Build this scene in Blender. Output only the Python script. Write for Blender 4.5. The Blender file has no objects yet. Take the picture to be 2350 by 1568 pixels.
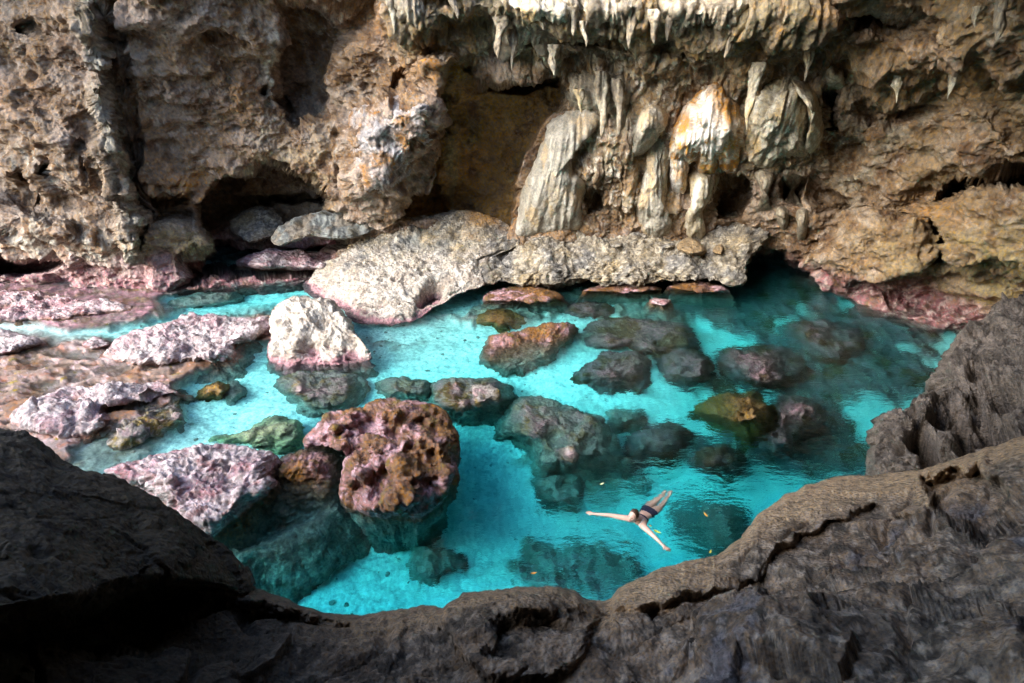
import bpy, math, random
import numpy as np
from mathutils import Vector, Matrix
random.seed(7); np.random.seed(7)
F32 = np.float32
# ------------------------------------------------------------------ camera
CW, CH = 2350.0, 1568.0            # frame units used to trace outlines
CX, CY, FL = CW/2, CH/2, 1306.0
CAMH = 7.0
K = CAMH/6.0
PITCH = math.radians(27.5)
SP, CP = math.sin(PITCH), math.cos(PITCH)
sc = bpy.context.scene
camd = bpy.data.cameras.new('camera'); cam = bpy.data.objects.new('camera', camd)
sc.collection.objects.link(cam); sc.camera = cam
camd.sensor_width = 36; camd.lens = 36*FL/CW; camd.clip_end = 500; camd.clip_start = 0.05
cam.location = (0, 0, CAMH); cam.rotation_euler = (math.radians(90)-PITCH, 0, 0)
# ------------------------------------------------------------------ world, sun, exposure
SUN_EL, SUN_AZ = math.radians(36), math.radians(-125)     # azimuth clockwise from +y; light comes from the cave mouth, left and a little behind
w = bpy.data.worlds.new('World'); sc.world = w; w.use_nodes = True
nt = w.node_tree; nt.nodes.clear()
wo = nt.nodes.new('ShaderNodeOutputWorld'); bg = nt.nodes.new('ShaderNodeBackground'); sky = nt.nodes.new('ShaderNodeTexSky')
sky.sky_type = 'NISHITA'; sky.sun_disc = False; sky.sun_elevation = SUN_EL; sky.sun_rotation = SUN_AZ
nt.links.new(sky.outputs[0], bg.inputs[0]); nt.links.new(bg.outputs[0], wo.inputs[0]); bg.inputs[1].default_value = 0.12
sd = bpy.data.lights.new('sun', 'SUN'); sun = bpy.data.objects.new('sun', sd); sc.collection.objects.link(sun)
sd.energy = 1.3; sd.angle = math.radians(48); sd.color = (1.0, 0.955, 0.89)
sv = Vector((math.sin(SUN_AZ)*math.cos(SUN_EL), math.cos(SUN_AZ)*math.cos(SUN_EL), math.sin(SUN_EL)))
sun.rotation_euler = sv.to_track_quat('Z', 'Y').to_euler()
sc.view_settings.view_transform = 'Standard'; sc.view_settings.look = 'None'
sc.view_settings.gamma = 1; sc.view_settings.use_curve_mapping = False
sc.view_settings.exposure = 3.25
cy_ = sc.cycles
cy_.max_bounces = 8; cy_.diffuse_bounces = 4; cy_.glossy_bounces = 3; cy_.transmission_bounces = 6; cy_.transparent_max_bounces = 8
cy_.sample_clamp_indirect = 6.0; cy_.use_denoising = True
cy_.caustics_refractive = True; cy_.caustics_reflective = False; cy_.blur_glossy = 0.5

# ------------------------------------------------------------------ noise
def _h(ix, iy, iz, s):
    n = (ix*np.int32(73856093)) ^ (iy*np.int32(19349663)) ^ (iz*np.int32(83492791)) ^ np.int32(s*2654435 & 0x7fffffff)
    n = (n ^ (n >> 13))*np.int32(1274126177); n = n ^ (n >> 16)
    return n
def perlin(P, f=1.0, s=0):
    with np.errstate(over='ignore'):
        X = (P*F32(f) if np.isscalar(f) else P*np.asarray(f, F32)) + F32(137.3+s*3.17)
        I = np.floor(X).astype(np.int32); X = (X-I).astype(F32); U = X*X*X*(X*(X*6-15)+10)
        out = 0
        for dx in (0, 1):
            wx = U[..., 0] if dx else 1-U[..., 0]
            for dy in (0, 1):
                wy = U[..., 1] if dy else 1-U[..., 1]
                for dz in (0, 1):
                    wz = U[..., 2] if dz else 1-U[..., 2]
                    h = _h(I[..., 0]+dx, I[..., 1]+dy, I[..., 2]+dz, s)
                    gx = ((h & 255)/F32(127.5)-1); gy = (((h >> 8) & 255)/F32(127.5)-1); gz = (((h >> 16) & 255)/F32(127.5)-1)
                    out = out + wx*wy*wz*(gx*(X[..., 0]-dx)+gy*(X[..., 1]-dy)+gz*(X[..., 2]-dz))
    return (out*1.3).astype(F32)
def fbm(P, f=1.0, o=4, s=0, g=0.5):
    r = 0; a = 1.0; f = np.asarray(f, F32)*np.ones(3, F32)
    for k in range(o):
        r = r + a*perlin(P, f, s+k*11); a *= g; f = f*2.03
    return r
def ridged(P, f=1.0, o=4, s=0, g=0.5):
    r = 0; a = 1.0; f = np.asarray(f, F32)*np.ones(3, F32)
    for k in range(o):
        r = r + a*(1-2*np.minimum(np.abs(perlin(P, f, s+k*11))*1.6, 1)); a *= g; f = f*2.03
    return r
def worley(P, f=1.0, s=0):
    sh = P.shape[:-1]; Q = P.reshape(-1, 3)
    X = Q*(np.asarray(f, F32)*np.ones(3, F32)) + F32(211.7+s)
    I = np.floor(X).astype(np.int32); X = (X-I).astype(F32)
    best = np.full(len(X), 9, F32)
    with np.errstate(over='ignore'):
        for dx in (-1, 0, 1):
            for dy in (-1, 0, 1):
                for dz in (-1, 0, 1):
                    h = _h(I[:, 0]+dx, I[:, 1]+dy, I[:, 2]+dz, s)
                    a = dx+(h & 255)/F32(255)-X[:, 0]; b = dy+((h >> 8) & 255)/F32(255)-X[:, 1]; c = dz+((h >> 16) & 255)/F32(255)-X[:, 2]
                    best = np.minimum(best, a*a+b*b+c*c)
    return np.sqrt(best).reshape(sh)
def facet(P, f=1.0, s=0):
    """broken planes: every cell of a random cell pattern is tilted its own way"""
    sh = P.shape[:-1]; Q = P.reshape(-1, 3)
    X = Q*(np.asarray(f, F32)*np.ones(3, F32)) + F32(311.7+s)
    I = np.floor(X).astype(np.int32); X = (X-I).astype(F32)
    best = np.full(len(X), 9, F32); val = np.zeros(len(X), F32)
    with np.errstate(over='ignore'):
        for dx in (-1, 0, 1):
            for dy in (-1, 0, 1):
                for dz in (-1, 0, 1):
                    h = _h(I[:, 0]+dx, I[:, 1]+dy, I[:, 2]+dz, s)
                    a = dx+(h & 255)/F32(255)-X[:, 0]; b = dy+((h >> 8) & 255)/F32(255)-X[:, 1]; c = dz+((h >> 16) & 255)/F32(255)-X[:, 2]
                    d = a*a+b*b+c*c; m = d < best; best = np.where(m, d, best)
                    h2 = h*np.int32(48271) ^ (h >> 7)
                    v = a*((h2 & 255)/F32(127.5)-1)+b*(((h2 >> 8) & 255)/F32(127.5)-1)+c*(((h2 >> 16) & 255)/F32(127.5)-1)+0.5*(((h2 >> 20) & 63)/F32(31.5)-1)
                    val = np.where(m, v, val)
    return val.reshape(sh)
def sst(a, b, x):
    t = np.clip((x-a)/(b-a), 0, 1); return t*t*(3-2*t)
# ------------------------------------------------------------------ geometry of views and points
def raydir(px, py):
    a = (px-CX)/FL; b = (CY-py)/FL
    return np.stack([a, CP+SP*b, -SP+CP*b], -1)
def at_y(px, py, Y):
    """the point of the traced direction that lies Y metres out (horizontal)"""
    d = raydir(px, py); t = Y/d[..., 1]
    return np.stack([d[..., 0]*t, d[..., 1]*t, CAMH+d[..., 2]*t], -1)
def at_t(px, py, t):
    d = raydir(px, py)
    return np.stack([d[..., 0]*t, d[..., 1]*t, CAMH+d[..., 2]*t], -1)
def dyf(py): return CP+SP*(CY-py)/FL
ETA = 1/1.333
def at_z(px, py, z):
    """the point at height z; under water the bend of light at the surface is followed"""
    d = raydir(px, py); z = z+0*px
    up = np.maximum(z, 0)
    dz = np.minimum(d[..., 2], -0.12)
    t = (CAMH-up)/(-dz)
    P = np.stack([d[..., 0]*t, d[..., 1]*t, CAMH+dz*t], -1)
    dn = d/np.linalg.norm(d, axis=-1, keepdims=True)
    hx, hy = dn[..., 0]*ETA, dn[..., 1]*ETA
    rz = -np.sqrt(np.maximum(1-hx*hx-hy*hy, 0.05))
    q = np.minimum(z, 0)/rz
    return np.stack([P[..., 0]+hx*q, P[..., 1]+hy*q, np.where(z < 0, z, P[..., 2])], -1)
def proj(P):
    P = np.asarray(P, float); v = P-np.array([0, 0, CAMH])
    t = v[..., 1]*CP-v[..., 2]*SP; u = v[..., 1]*SP+v[..., 2]*CP
    return CX+FL*v[..., 0]/t, CY-FL*u/t
def sdpoly(px, py, poly):
    """signed distance to a polygon, positive inside"""
    sh = px.shape; x = px.ravel(); y = py.ravel()
    d = np.full(x.shape, 1e9); ins = np.zeros(x.shape, bool)
    n = len(poly)
    for i in range(n):
        x0, y0 = poly[i]; x1, y1 = poly[(i+1) % n]
        ex, ey = x1-x0, y1-y0; wx, wy = x-x0, y-y0
        t = np.clip((wx*ex+wy*ey)/(ex*ex+ey*ey+1e-9), 0, 1)
        d = np.minimum(d, (wx-ex*t)**2+(wy-ey*t)**2)
        c = (y0 <= y) != (y1 <= y)
        if ey != 0: ins ^= c & (x < x0+(y-y0)*ex/ey)
    d = np.sqrt(d)
    return np.where(ins, d, -d).reshape(sh)
def tps(pts, X, Y):
    pts = np.array(pts, float); p = pts[:, :2]/500; v = pts[:, 2]; n = len(p)
    def U(r2): return r2*np.log(r2+1e-9)*0.5
    D = U(((p[:, None]-p[None])**2).sum(-1))+np.eye(n)*0.01
    A = np.zeros((n+3, n+3)); A[:n, :n] = D; A[:n, n] = 1; A[:n, n+1:] = p; A[n, :n] = 1; A[n+1:, :n] = p.T
    c = np.linalg.solve(A, np.concatenate([v, [0, 0, 0]]))
    out = c[n]+c[n+1]*X/500+c[n+2]*Y/500
    for i in range(n): out = out+c[i]*U((X/500-p[i, 0])**2+(Y/500-p[i, 1])**2)
    return out
def coarse(fn, PX, PY, st=8):
    """evaluate a smooth function on every st-th row and column of a regular grid and fill in between"""
    R, C = PX.shape; ri = np.unique(np.append(np.arange(0, R, st), R-1)); ci = np.unique(np.append(np.arange(0, C, st), C-1))
    V = fn(PX[np.ix_(ri, ci)], PY[np.ix_(ri, ci)])
    a = np.stack([np.interp(np.arange(C), ci, row) for row in V])
    return np.stack([np.interp(np.arange(R), ri, a[:, j]) for j in range(C)], 1)
def gnormal(P, wrap=False):
    du = np.gradient(P, axis=1); dv = np.gradient(P, axis=0)
    if wrap:
        du = (np.roll(P, -1, 1)-np.roll(P, 1, 1))/2
    n = np.cross(du, dv); l = np.linalg.norm(n, axis=-1, keepdims=True)
    return n/np.maximum(l, 1e-9)
def blur(N, k, wrap=False):
    for ax in (0, 1):
        for _ in range(2):
            w_ = min(k, N.shape[ax]//3); pw = [(0, 0)]*N.ndim; pw[ax] = (w_+1, w_)
            M = np.pad(N, pw, mode='wrap' if (wrap and ax == 1) else 'edge'); cs = np.cumsum(M, axis=ax)
            a = np.take(cs, np.arange(2*w_+1, M.shape[ax]), axis=ax); b = np.take(cs, np.arange(0, M.shape[ax]-2*w_-1), axis=ax); N = (a-b)/(2*w_+1)
    return N
def snormal(P, k, wrap=False):
    N = blur(gnormal(P, wrap), k, wrap); return N/np.maximum(np.linalg.norm(N, axis=-1, keepdims=True), 1e-9)
def face_view(N, P):
    v = np.array([0, 0, CAMH])-P
    s = np.sign((N*v).sum(-1).mean()); return N*(s if s else 1)
# ------------------------------------------------------------------ objects
def link(name, verts, faces, mat, parent=None, col=None, smooth=True, attrs=None):
    me = bpy.data.meshes.new(name)
    verts = np.ascontiguousarray(verts.reshape(-1, 3), F32); faces = np.asarray(faces, np.int32)
    me.vertices.add(len(verts)); me.vertices.foreach_set('co', verts.ravel())
    k = faces.shape[1]; me.loops.add(faces.size); me.loops.foreach_set('vertex_index', faces.ravel())
    me.polygons.add(len(faces)); me.polygons.foreach_set('loop_start', np.arange(0, faces.size, k, dtype=np.int32))
    me.polygons.foreach_set('loop_total', np.full(len(faces), k, np.int32))
    me.polygons.foreach_set('use_smooth', np.full(len(faces), smooth))
    me.update(calc_edges=True)
    if col is not None:
        a = me.color_attributes.new('col', 'FLOAT_COLOR', 'POINT')
        c = np.ones((len(verts), 4), F32); c[:, :3] = col.reshape(-1, 3); a.data.foreach_set('color', c.ravel())
    for nm, v in (attrs or {}).items():
        a = me.attributes.new(nm, 'FLOAT', 'POINT'); a.data.foreach_set('value', np.ascontiguousarray(v.ravel(), F32))
    me.materials.append(mat)
    o = bpy.data.objects.new(name, me); sc.collection.objects.link(o)
    if parent: o.parent = parent
    return o
def gridfaces(R, C, wrap=False, flip=False):
    r = np.arange(R-1)[:, None]; c = np.arange(C if wrap else C-1)[None]; c2 = (c+1) % C
    f = np.stack([r*C+c, r*C+c2, (r+1)*C+c2, (r+1)*C+c], -1).reshape(-1, 4)
    return f[:, ::-1] if flip else f
def tag(o, label=None, cat=None, group=None, kind=None):
    if label: o['label'] = label
    if cat: o['category'] = cat
    if group: o['group'] = group
    if kind: o['kind'] = kind
    return o
# ------------------------------------------------------------------ materials
def newmat(name):
    m = bpy.data.materials.new(name); m.use_nodes = True; m.node_tree.nodes.clear(); return m, m.node_tree
def node(nt, t, **kw):
    n = nt.nodes.new(t)
    for k, v in kw.items():
        if k.startswith('i_'): n.inputs[int(k[2:]) if k[2:].isdigit() else k[2:]].default_value = v
        else: setattr(n, k, v)
    return n
def rockmat(name, rough=0.8, fine=22.0, bump=0.6, tint=0.35, spec=0.35, wet=0.0):
    m, nt = newmat(name); L = nt.links.new
    out = node(nt, 'ShaderNodeOutputMaterial'); bs = node(nt, 'ShaderNodeBsdfPrincipled')
    L(bs.outputs[0], out.inputs[0])
    at = node(nt, 'ShaderNodeAttribute', attribute_name='col'); geo = node(nt, 'ShaderNodeNewGeometry')
    n1 = node(nt, 'ShaderNodeTexNoise'); n1.inputs['Scale'].default_value = fine*0.35; n1.inputs['Detail'].default_value = 8; n1.inputs['Roughness'].default_value = 0.7
    n2 = node(nt, 'ShaderNodeTexNoise'); n2.inputs['Scale'].default_value = fine; n2.inputs['Detail'].default_value = 6; n2.inputs['Roughness'].default_value = 0.75
    vo = node(nt, 'ShaderNodeTexVoronoi'); vo.inputs['Scale'].default_value = fine*0.8; vo.feature = 'SMOOTH_F1'
    for n in (n1, n2, vo): L(geo.outputs['Position'], n.inputs['Vector'])
    mr = node(nt, 'ShaderNodeMapRange'); L(n1.outputs[0], mr.inputs[0]); mr.inputs[1].default_value = 0.3; mr.inputs[2].default_value = 0.7
    mr.inputs[3].default_value = 1-tint; mr.inputs[4].default_value = 1+tint
    mul = node(nt, 'ShaderNodeMix', data_type='RGBA', blend_type='MULTIPLY'); mul.inputs[0].default_value = 1
    L(at.outputs['Color'], mul.inputs[6]); L(mr.outputs[0], mul.inputs[7])
    # small warm / cool grain
    hs = node(nt, 'ShaderNodeHueSaturation'); mr2 = node(nt, 'ShaderNodeMapRange'); L(n2.outputs[0], mr2.inputs[0])
    mr2.inputs[1].default_value = 0.35; mr2.inputs[2].default_value = 0.65; mr2.inputs[3].default_value = 0.62; mr2.inputs[4].default_value = 1.38
    L(mr2.outputs[0], hs.inputs['Saturation']); L(mr2.outputs[0], hs.inputs['Value']); L(mul.outputs[2], hs.inputs['Color'])
    L(hs.outputs[0], bs.inputs['Base Color'])
    add = node(nt, 'ShaderNodeMath', operation='MULTIPLY_ADD'); L(n2.outputs[0], add.inputs[0]); add.inputs[1].default_value = 0.6; L(vo.outputs[0], add.inputs[2])
    ad2 = node(nt, 'ShaderNodeMath', operation='MULTIPLY_ADD'); L(n1.outputs[0], ad2.inputs[0]); ad2.inputs[1].default_value = 1.6; L(add.outputs[0], ad2.inputs[2])
    bp = node(nt, 'ShaderNodeBump'); bp.inputs['Strength'].default_value = bump; bp.inputs['Distance'].default_value = 1.8/fine
    L(ad2.outputs[0], bp.inputs['Height']); L(bp.outputs[0], bs.inputs['Normal'])
    bs.inputs['Roughness'].default_value = rough; bs.inputs['Specular IOR Level'].default_value = spec
    return m
M_WALL = rockmat('wall_limestone', fine=14)
M_ROCK = rockmat('boulder_limestone', fine=18, bump=0.7)
M_CALC = rockmat('calcite', fine=16, bump=0.35, tint=0.22, rough=0.6)
M_NEAR = rockmat('near_rock', fine=42, bump=0.9, tint=0.45, rough=0.7, spec=0.25)
M_BED = rockmat('bed', fine=10, bump=0.3, tint=0.2, spec=0.1)
# ------------------------------------------------------------------ wall relief
def g3(px, py, sc_=100.0, z=0.0):
    return np.stack([px/sc_, py/sc_, px*0+z], -1).astype(F32)
BASEY = [(-700,0,12.5),(-700,600,15.5),(-700,900,15.5),(-300,0,13),(-300,600,16),(-300,900,16),
 (0,-100,12.8),(0,200,13.8),(0,420,14.6),(0,520,14.6),(0,620,15.2),(0,900,15.2),(0,-450,13),
 (130,560,14.3),(260,250,13.6),(260,560,14.3),(260,660,14.9),(260,900,14.9),(420,600,14.3),(420,680,14.9),(420,900,15),
 (420,0,13),(420,250,14.4),(420,450,15),(600,0,13.6),(620,300,15),(600,360,15.2),(800,600,15.6),(800,900,16),
 (740,80,14.8),(740,300,15.2),(860,60,13.6),(900,-100,12.3),(900,-450,12),(1000,130,13.6),
 (1250,-100,12.4),(1250,60,12.9),(1250,140,13.8),(1250,560,15.6),(1250,900,16),(1500,60,12.9),(1500,-450,11.6),
 (1500,150,13.7),(1450,300,14.2),(1600,200,13.8),(1600,500,15.3),(1600,620,15.7),(1600,900,16),(1800,-60,11.8),(1800,90,12.8),(1780,180,13.3),(1800,560,15.2),(1780,620,17.2),(1800,900,16.5),
 (2000,0,11.8),(2000,250,13.9),(2000,480,14.6),(1950,560,14.3),(1960,680,14.3),(2000,900,14),(2120,740,12.8),(2250,760,12.3),(2250,900,12.3),
 (2200,0,10.4),(2200,200,12.2),(2200,420,12.9),(2250,600,11.9),(2350,100,9.6),(2350,400,11.6),(2350,650,11.3),(2350,800,11.3),
 (2700,0,8.6),(2700,400,9.6),(2700,900,10),(3100,0,6.5),(3100,500,7.5),(3100,900,8),(2300,-450,7),(3100,-450,5),(-700,-450,13)]
# polygon, change of distance (metres, + is deeper), softness, roughness weight
FEAT = [
 ([(300,120),(320,300),(352,500),(340,560),(322,480),(300,300),(284,160)], 0.5, 10),
 ([(165,0),(222,0),(238,100),(262,250),(290,400),(318,520),(332,600),(296,604),(268,500),(230,340),(200,200)], -0.55, 12),
 # left grotto with its dark inner recess
 ([(445,455),(470,430),(520,395),(600,370),(680,378),(730,400),(760,430),(765,470),(800,480),(830,500),(800,560),(745,600),(740,640),(420,640),(470,590),(485,570),(470,545),(450,520)], 2.6, 16),
 ([(590,455),(640,440),(720,440),(755,415),(762,455),(700,470),(600,472)], 1.2, 10),
 ([(420,575),(520,560),(760,560),(750,640),(400,650)], 1.6, 18),
 # left wall: tall groove beside the column, panels
 ([(215,0),(280,0),(290,120),(300,300),(318,430),(330,520),(352,560),(330,575),(300,520),(285,420),(262,330),(240,200)], 0.55, 16),
 ([(640,0),(870,0),(850,70),(760,180),(745,250),(690,290),(655,260),(632,190),(625,90)], 1.3, 30),
 ([(600,215),(612,200),(622,215),(612,232)], 0.8, 5),
 ([(648,235),(665,225),(680,255),(676,275),(655,262)], 0.9, 6),
 ([(0,450),(90,490),(200,530),(260,560),(120,560),(0,520)], -0.7, 30),
 ([(0,200),(80,230),(170,300),(200,420),(120,470),(0,420)], -0.35, 40),
 ([(340,420),(440,420),(455,510),(440,520),(330,520)], 0.9, 22),
 ([(0,575),(130,590),(160,610),(90,628),(0,628)], 1.6, 10),
 # small scattered hollows on the left
 ([(30,60),(60,50),(70,75),(40,95),(20,85)], 0.6, 8), ([(40,390),(60,380),(70,430),(50,460),(36,430)], 0.7, 8),
 ([(95,380),(120,370),(110,405),(95,405)], 0.5, 7),
 # slab recess behind the flowstone: brown panel
 ([(1030,150),(1080,120),(1090,180),(1170,172),(1285,178),(1300,215),(1290,260),(1250,280),(1215,340),(1180,420),(1175,540),(1085,520),(1000,500),(930,500),(905,480),(925,430),(985,400),(1010,300),(1005,200)], 1.35, 7),
 ([(1085,172),(1140,176),(1180,172),(1285,178),(1280,200),(1200,205),(1100,200)], 1.0, 8),
 # hanging block in front, left of the panel
 ([(805,240),(850,230),(930,200),(985,215),(1015,240),(1005,330),(960,360),(940,420),(905,480),(860,470),(820,440),(808,380),(800,300)], -1.2, 36),
 ([(985,130),(1060,128),(1085,150),(1070,190),(1030,215),(985,225),(960,170)], -0.8, 26),
 ([(900,170),(935,150),(950,210),(930,260),(895,230)], 0.5, 12),
 ([(1010,235),(1025,230),(1050,300),(1040,420),(1050,495),(1015,495),(1005,400),(1012,330)], -0.15, 8),
 # overhang bands
 ([(900,0),(1900,0),(1910,60),(1840,100),(1700,120),(1500,95),(1300,90),(1200,60),(1100,20),(1000,70),(920,60)], -0.45, 30),
 ([(1200,110),(1400,100),(1600,125),(1850,95),(1930,60),(1900,130),(1750,160),(1560,165),(1400,140),(1250,150)], -0.3, 16),
 ([(1930,0),(2100,0),(2200,30),(2100,60),(1960,70)], 1.2, 30),
 ([(1950,60),(2200,90),(2300,60),(2200,150),(2050,200),(1950,140)], -0.5, 30),
 # cavities under the calcite
 ([(1650,410),(1690,395),(1720,420),(1715,470),(1690,500),(1650,505),(1630,470)], 1.7, 14),
 ([(1790,425),(1820,400),(1850,415),(1850,480),(1810,470)], 1.3, 12),
 ([(1860,425),(1900,430),(1950,460),(1960,490),(1930,500),(1870,490)], 0.8, 14),
 ([(1335,440),(1385,445),(1395,480),(1350,490)], 0.9, 12),
 ([(1885,200),(1930,200),(1920,290),(1895,290)], 1.2, 14),
 # cavity low behind the ledge, right
 ([(1690,590),(1740,578),(1800,590),(1850,612),(1880,640),(1800,700),(1640,700),(1640,640)], 1.4, 14),
 # right: hole and overhang
 ([(2140,470),(2170,420),(2220,395),(2350,370),(2600,360),(2600,460),(2330,450),(2250,440),(2190,480),(2190,560),(2160,610),(2130,600)], 2.6, 13),
 ([(1960,220),(2060,190),(2200,200),(2140,260),(2080,300),(1980,290)], 0.35, 25),
 ([(2000,300),(2160,230),(2260,260),(2350,330),(2350,370),(2220,385),(2150,420),(2060,460),(1960,400)], -0.5, 40),
 ([(1930,520),(2000,500),(2100,520),(2120,600),(2040,650),(1960,640),(1900,600)], -0.6, 36),
 ([(2200,470),(2350,440),(2500,460),(2500,650),(2250,640),(2170,600)], -0.4, 40),
 ([(2040,640),(2230,600),(2350,600),(2400,700),(2100,720),(2050,690)], 0.45, 20),
 ([(1960,655),(2000,650),(2060,720),(2260,735),(2250,800),(1980,760)], -0.4, 10),
 ([(1840,590),(1900,570),(1960,600),(1960,650),(1890,640)], -0.5, 22),
]
WD = {}
def wall_y(px, py):
    return float(WD['Y'][np.argmin(np.abs(WD['y']-py)), np.argmin(np.abs(WD['x']-px))])
def wall_surf(px, py):
    i = np.interp(py, WD['y'], np.arange(len(WD['y']))); j = np.interp(px, WD['x'], np.arange(len(WD['x'])))
    i0 = np.clip(i.astype(int), 0, len(WD['y'])-2); j0 = np.clip(j.astype(int), 0, len(WD['x'])-2); a, b = i-i0, j-j0; S = WD['S']
    return (S[i0, j0]*(1-a)+S[i0+1, j0]*a)*(1-b)+(S[i0, j0+1]*(1-a)+S[i0+1, j0+1]*a)*b
def wall():
    st = 2.1
    xs = np.concatenate([np.arange(-700, -60, 6), np.arange(-60, 2410, st), np.arange(2410, 3100, 6)]); ys = np.concatenate([np.arange(-420, -40, 6), np.arange(-40, 780, st), np.arange(780, 930, 8)])
    PX, PY = np.meshgrid(xs, ys)
    g = g3(PX, PY, 55)
    wx = PX+fbm(g, 1, 4, 1)*14; wy = PY+fbm(g, 1, 4, 2)*14
    Y = coarse(lambda a, b: tps(BASEY, a, b), PX, PY, 10)
    for poly, d, soft in FEAT:
        p = np.array(poly); m = (wx > p[:, 0].min()-soft) & (wx < p[:, 0].max()+soft) & (wy > p[:, 1].min()-soft) & (wy < p[:, 1].max()+soft)
        s = sdpoly(wx[m], wy[m], poly); Y[m] += d*sst(-soft*0.4, soft*0.9, s)
    P = at_y(PX, PY, Y*K)
    WD['x'], WD['y'], WD['Y'] = xs, ys, Y
    # relief
    P32 = P.astype(F32)
    # weights
    smooth = np.zeros_like(PX)
    for poly, s0 in ((FEAT[16][0], 12), ([(1120,160),(1330,100),(1900,110),(1900,440),(1560,560),(1180,560)], 60), ([(640,0),(870,0),(745,250),(632,190)], 40)):
        m = sst(-s0, s0, sdpoly(wx, wy, poly)); smooth = np.maximum(smooth, m*0.55)
    drip = sst(-50, 50, sdpoly(wx, wy, [(870,-60),(1960,-60),(1960,150),(1900,420),(1580,540),(1300,500),(1290,180),(900,110)]))
    drip = np.maximum(drip, sst(-25, 25, sdpoly(wx, wy, [(160,-60),(300,-60),(300,200),(345,600),(280,640),(215,300)])))
    drip = np.maximum(drip, 0.7*sst(-25, 25, sdpoly(wx, wy, [(570,0),(630,40),(640,250),(600,300),(585,100)])))
    drip = np.maximum(drip, 0.7*sst(-60, 60, sdpoly(wx, wy, [(2050,60),(2350,-60),(2500,200),(2250,260),(1950,330)])))
    w = 1-smooth*0.8
    N = face_view(snormal(P, 10), P)
    rz = sst(-0.35, 0.35, fbm(P32, 0.35, 3, 7))          # calmer and rougher areas
    a = 0.55*fbm(P32, 0.42, 3, 5)+w*0.16*ridged(P32, (0.8, 0.8, 1.2), 3, 9, 0.5)
    a += w*0.12*perlin(P32+0.3*perlin(P32, 0.5, 31)[..., None], (0.2, 0.2, 1.3), 33)      # bedding
    P = P+N*a[..., None]
    P32 = P.astype(F32); N = face_view(snormal(P, 5), P)
    Q = P32+0.08*np.stack([perlin(P32, 2.2, 36), perlin(P32, 2.2, 37), perlin(P32, 2.2, 38)], -1)
    dd = 0.17*fbm(Q, (2.4, 1.5, 0.38), 4, 21, 0.55)-0.12*sst(0.16, 0.0, np.abs(perlin(Q, (3.0, 1.5, 0.30), 24)))+0.03*fbm(Q, (9, 5, 2.0), 3, 27, 0.6)
    c1 = worley(Q, (1.5, 1.5, 2.0), 3); c2 = worley(Q, (4.2, 4.2, 5.5), 4); mk = fbm(P32, 0.8, 3, 44)
    b = w*(0.10*fbm(Q, (1.6, 1.6, 2.6), 5, 50, 0.5)+0.03*ridged(Q, (4, 4, 7), 3, 55, 0.55)*rz-0.20*sst(0.34, 0.06, c1)*sst(0.0, 0.3, mk)-0.10*sst(0.36, 0.08, c2)*sst(-0.2, 0.3, mk)*(0.4+rz))
    b = b*(1-drip*0.6)+drip*dd*0.95
    b = b+w*(0.055*facet(Q+0.1*perlin(P32, 1.5, 39)[..., None], (1.3, 1.3, 1.9), 58)*(0.3+rz)+0.022*facet(Q, (4.5, 4.5, 6), 59))*(1-.6*drip)
    P = P+N*b[..., None]
    P = P+N*(w*(0.3+0.7*rz)*(0.030*fbm(P32, 9, 4, 71, 0.7)-0.035*sst(0.36, 0.1, worley(P32, (10, 10, 14), 6))))[..., None]
    WD['S'] = blur(P[..., 1:2], 5)[..., 0]/K
    # colour
    P32 = P.astype(F32)
    z = P[..., 2]
    col = np.zeros(P.shape)+np.array([0.31, 0.205, 0.125])
    n1 = fbm(P32, 0.7, 5, 81, 0.6); n2 = fbm(P32, 1.7, 5, 85, 0.62); n3 = fbm(P32, 4.0, 4, 88, 0.7); nv = fbm(P32, (3.2, 1.5, 0.4), 4, 93, 0.6)
    def mix(m, c):
        nonlocal col
        m = np.clip(m, 0, 1)[..., None]; col = col*(1-m)+np.array(c)*m
    def blob(cx, cy, rx, ry): return np.exp(-(((wx-cx)/rx)**2+((wy-cy)/ry)**2))
    mix(sst(0.0, 0.5, n1)*.8, (0.38, 0.29, 0.25)); mix(sst(0.05, 0.5, n2)*0.8, (0.46, 0.37, 0.30)); mix(sst(0.05, 0.5, -n2)*0.85, (0.15, 0.085, 0.05))
    mix(sst(0.25, 0.6, n3)*0.5, (0.5, 0.45, 0.42))
    # left wall mauve grey, right wall ochre
    mix(0.35*sst(900, 300, wx)*sst(0.0, 0.5, n2+0.2), (0.36, 0.29, 0.28))
    mix(0.55*sst(1750, 2050, wx)*sst(-0.3, 0.4, n1), (0.34, 0.24, 0.12)); mix(0.5*sst(1900, 2200, wx)*sst(430, 620, wy)*sst(-0.3, 0.3, n2), (0.46, 0.36, 0.14))
    # iron stains
    for cx, cy, rx, ry, s in ((450,420,110,50,1),(300,380,60,60,.8),(60,215,50,40,.9),(540,210,60,60,.7),(850,60,60,60,.7),(1040,150,60,30,1.3),(1100,330,110,130,.55),(1130,500,60,40,1.2),(910,190,30,40,1),(1000,60,60,50,.7),(1560,290,30,60,1.3),(1350,260,40,20,1),(2150,480,80,60,.7),(2060,180,60,60,.5),(1890,20,60,40,.6),(2200,180,80,50,.6),(260,560,80,50,.4),(880,370,40,60,.6)):
        mix(s*blob(cx, cy, rx, ry)*sst(-0.25, 0.4, n2+0.5*n3), (0.40, 0.19, 0.055))
    # dark brown panel
    mix(0.85*sst(-6, 14, sdpoly(wx, wy, FEAT[16][0]))*sst(-0.8, 0.3, n2), (0.50, 0.31, 0.11)); mix(0.5*sst(-6, 14, sdpoly(wx, wy, FEAT[16][0]))*sst(0.0, 0.4, n1+.5*n3), (0.18, 0.115, 0.045))
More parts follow.
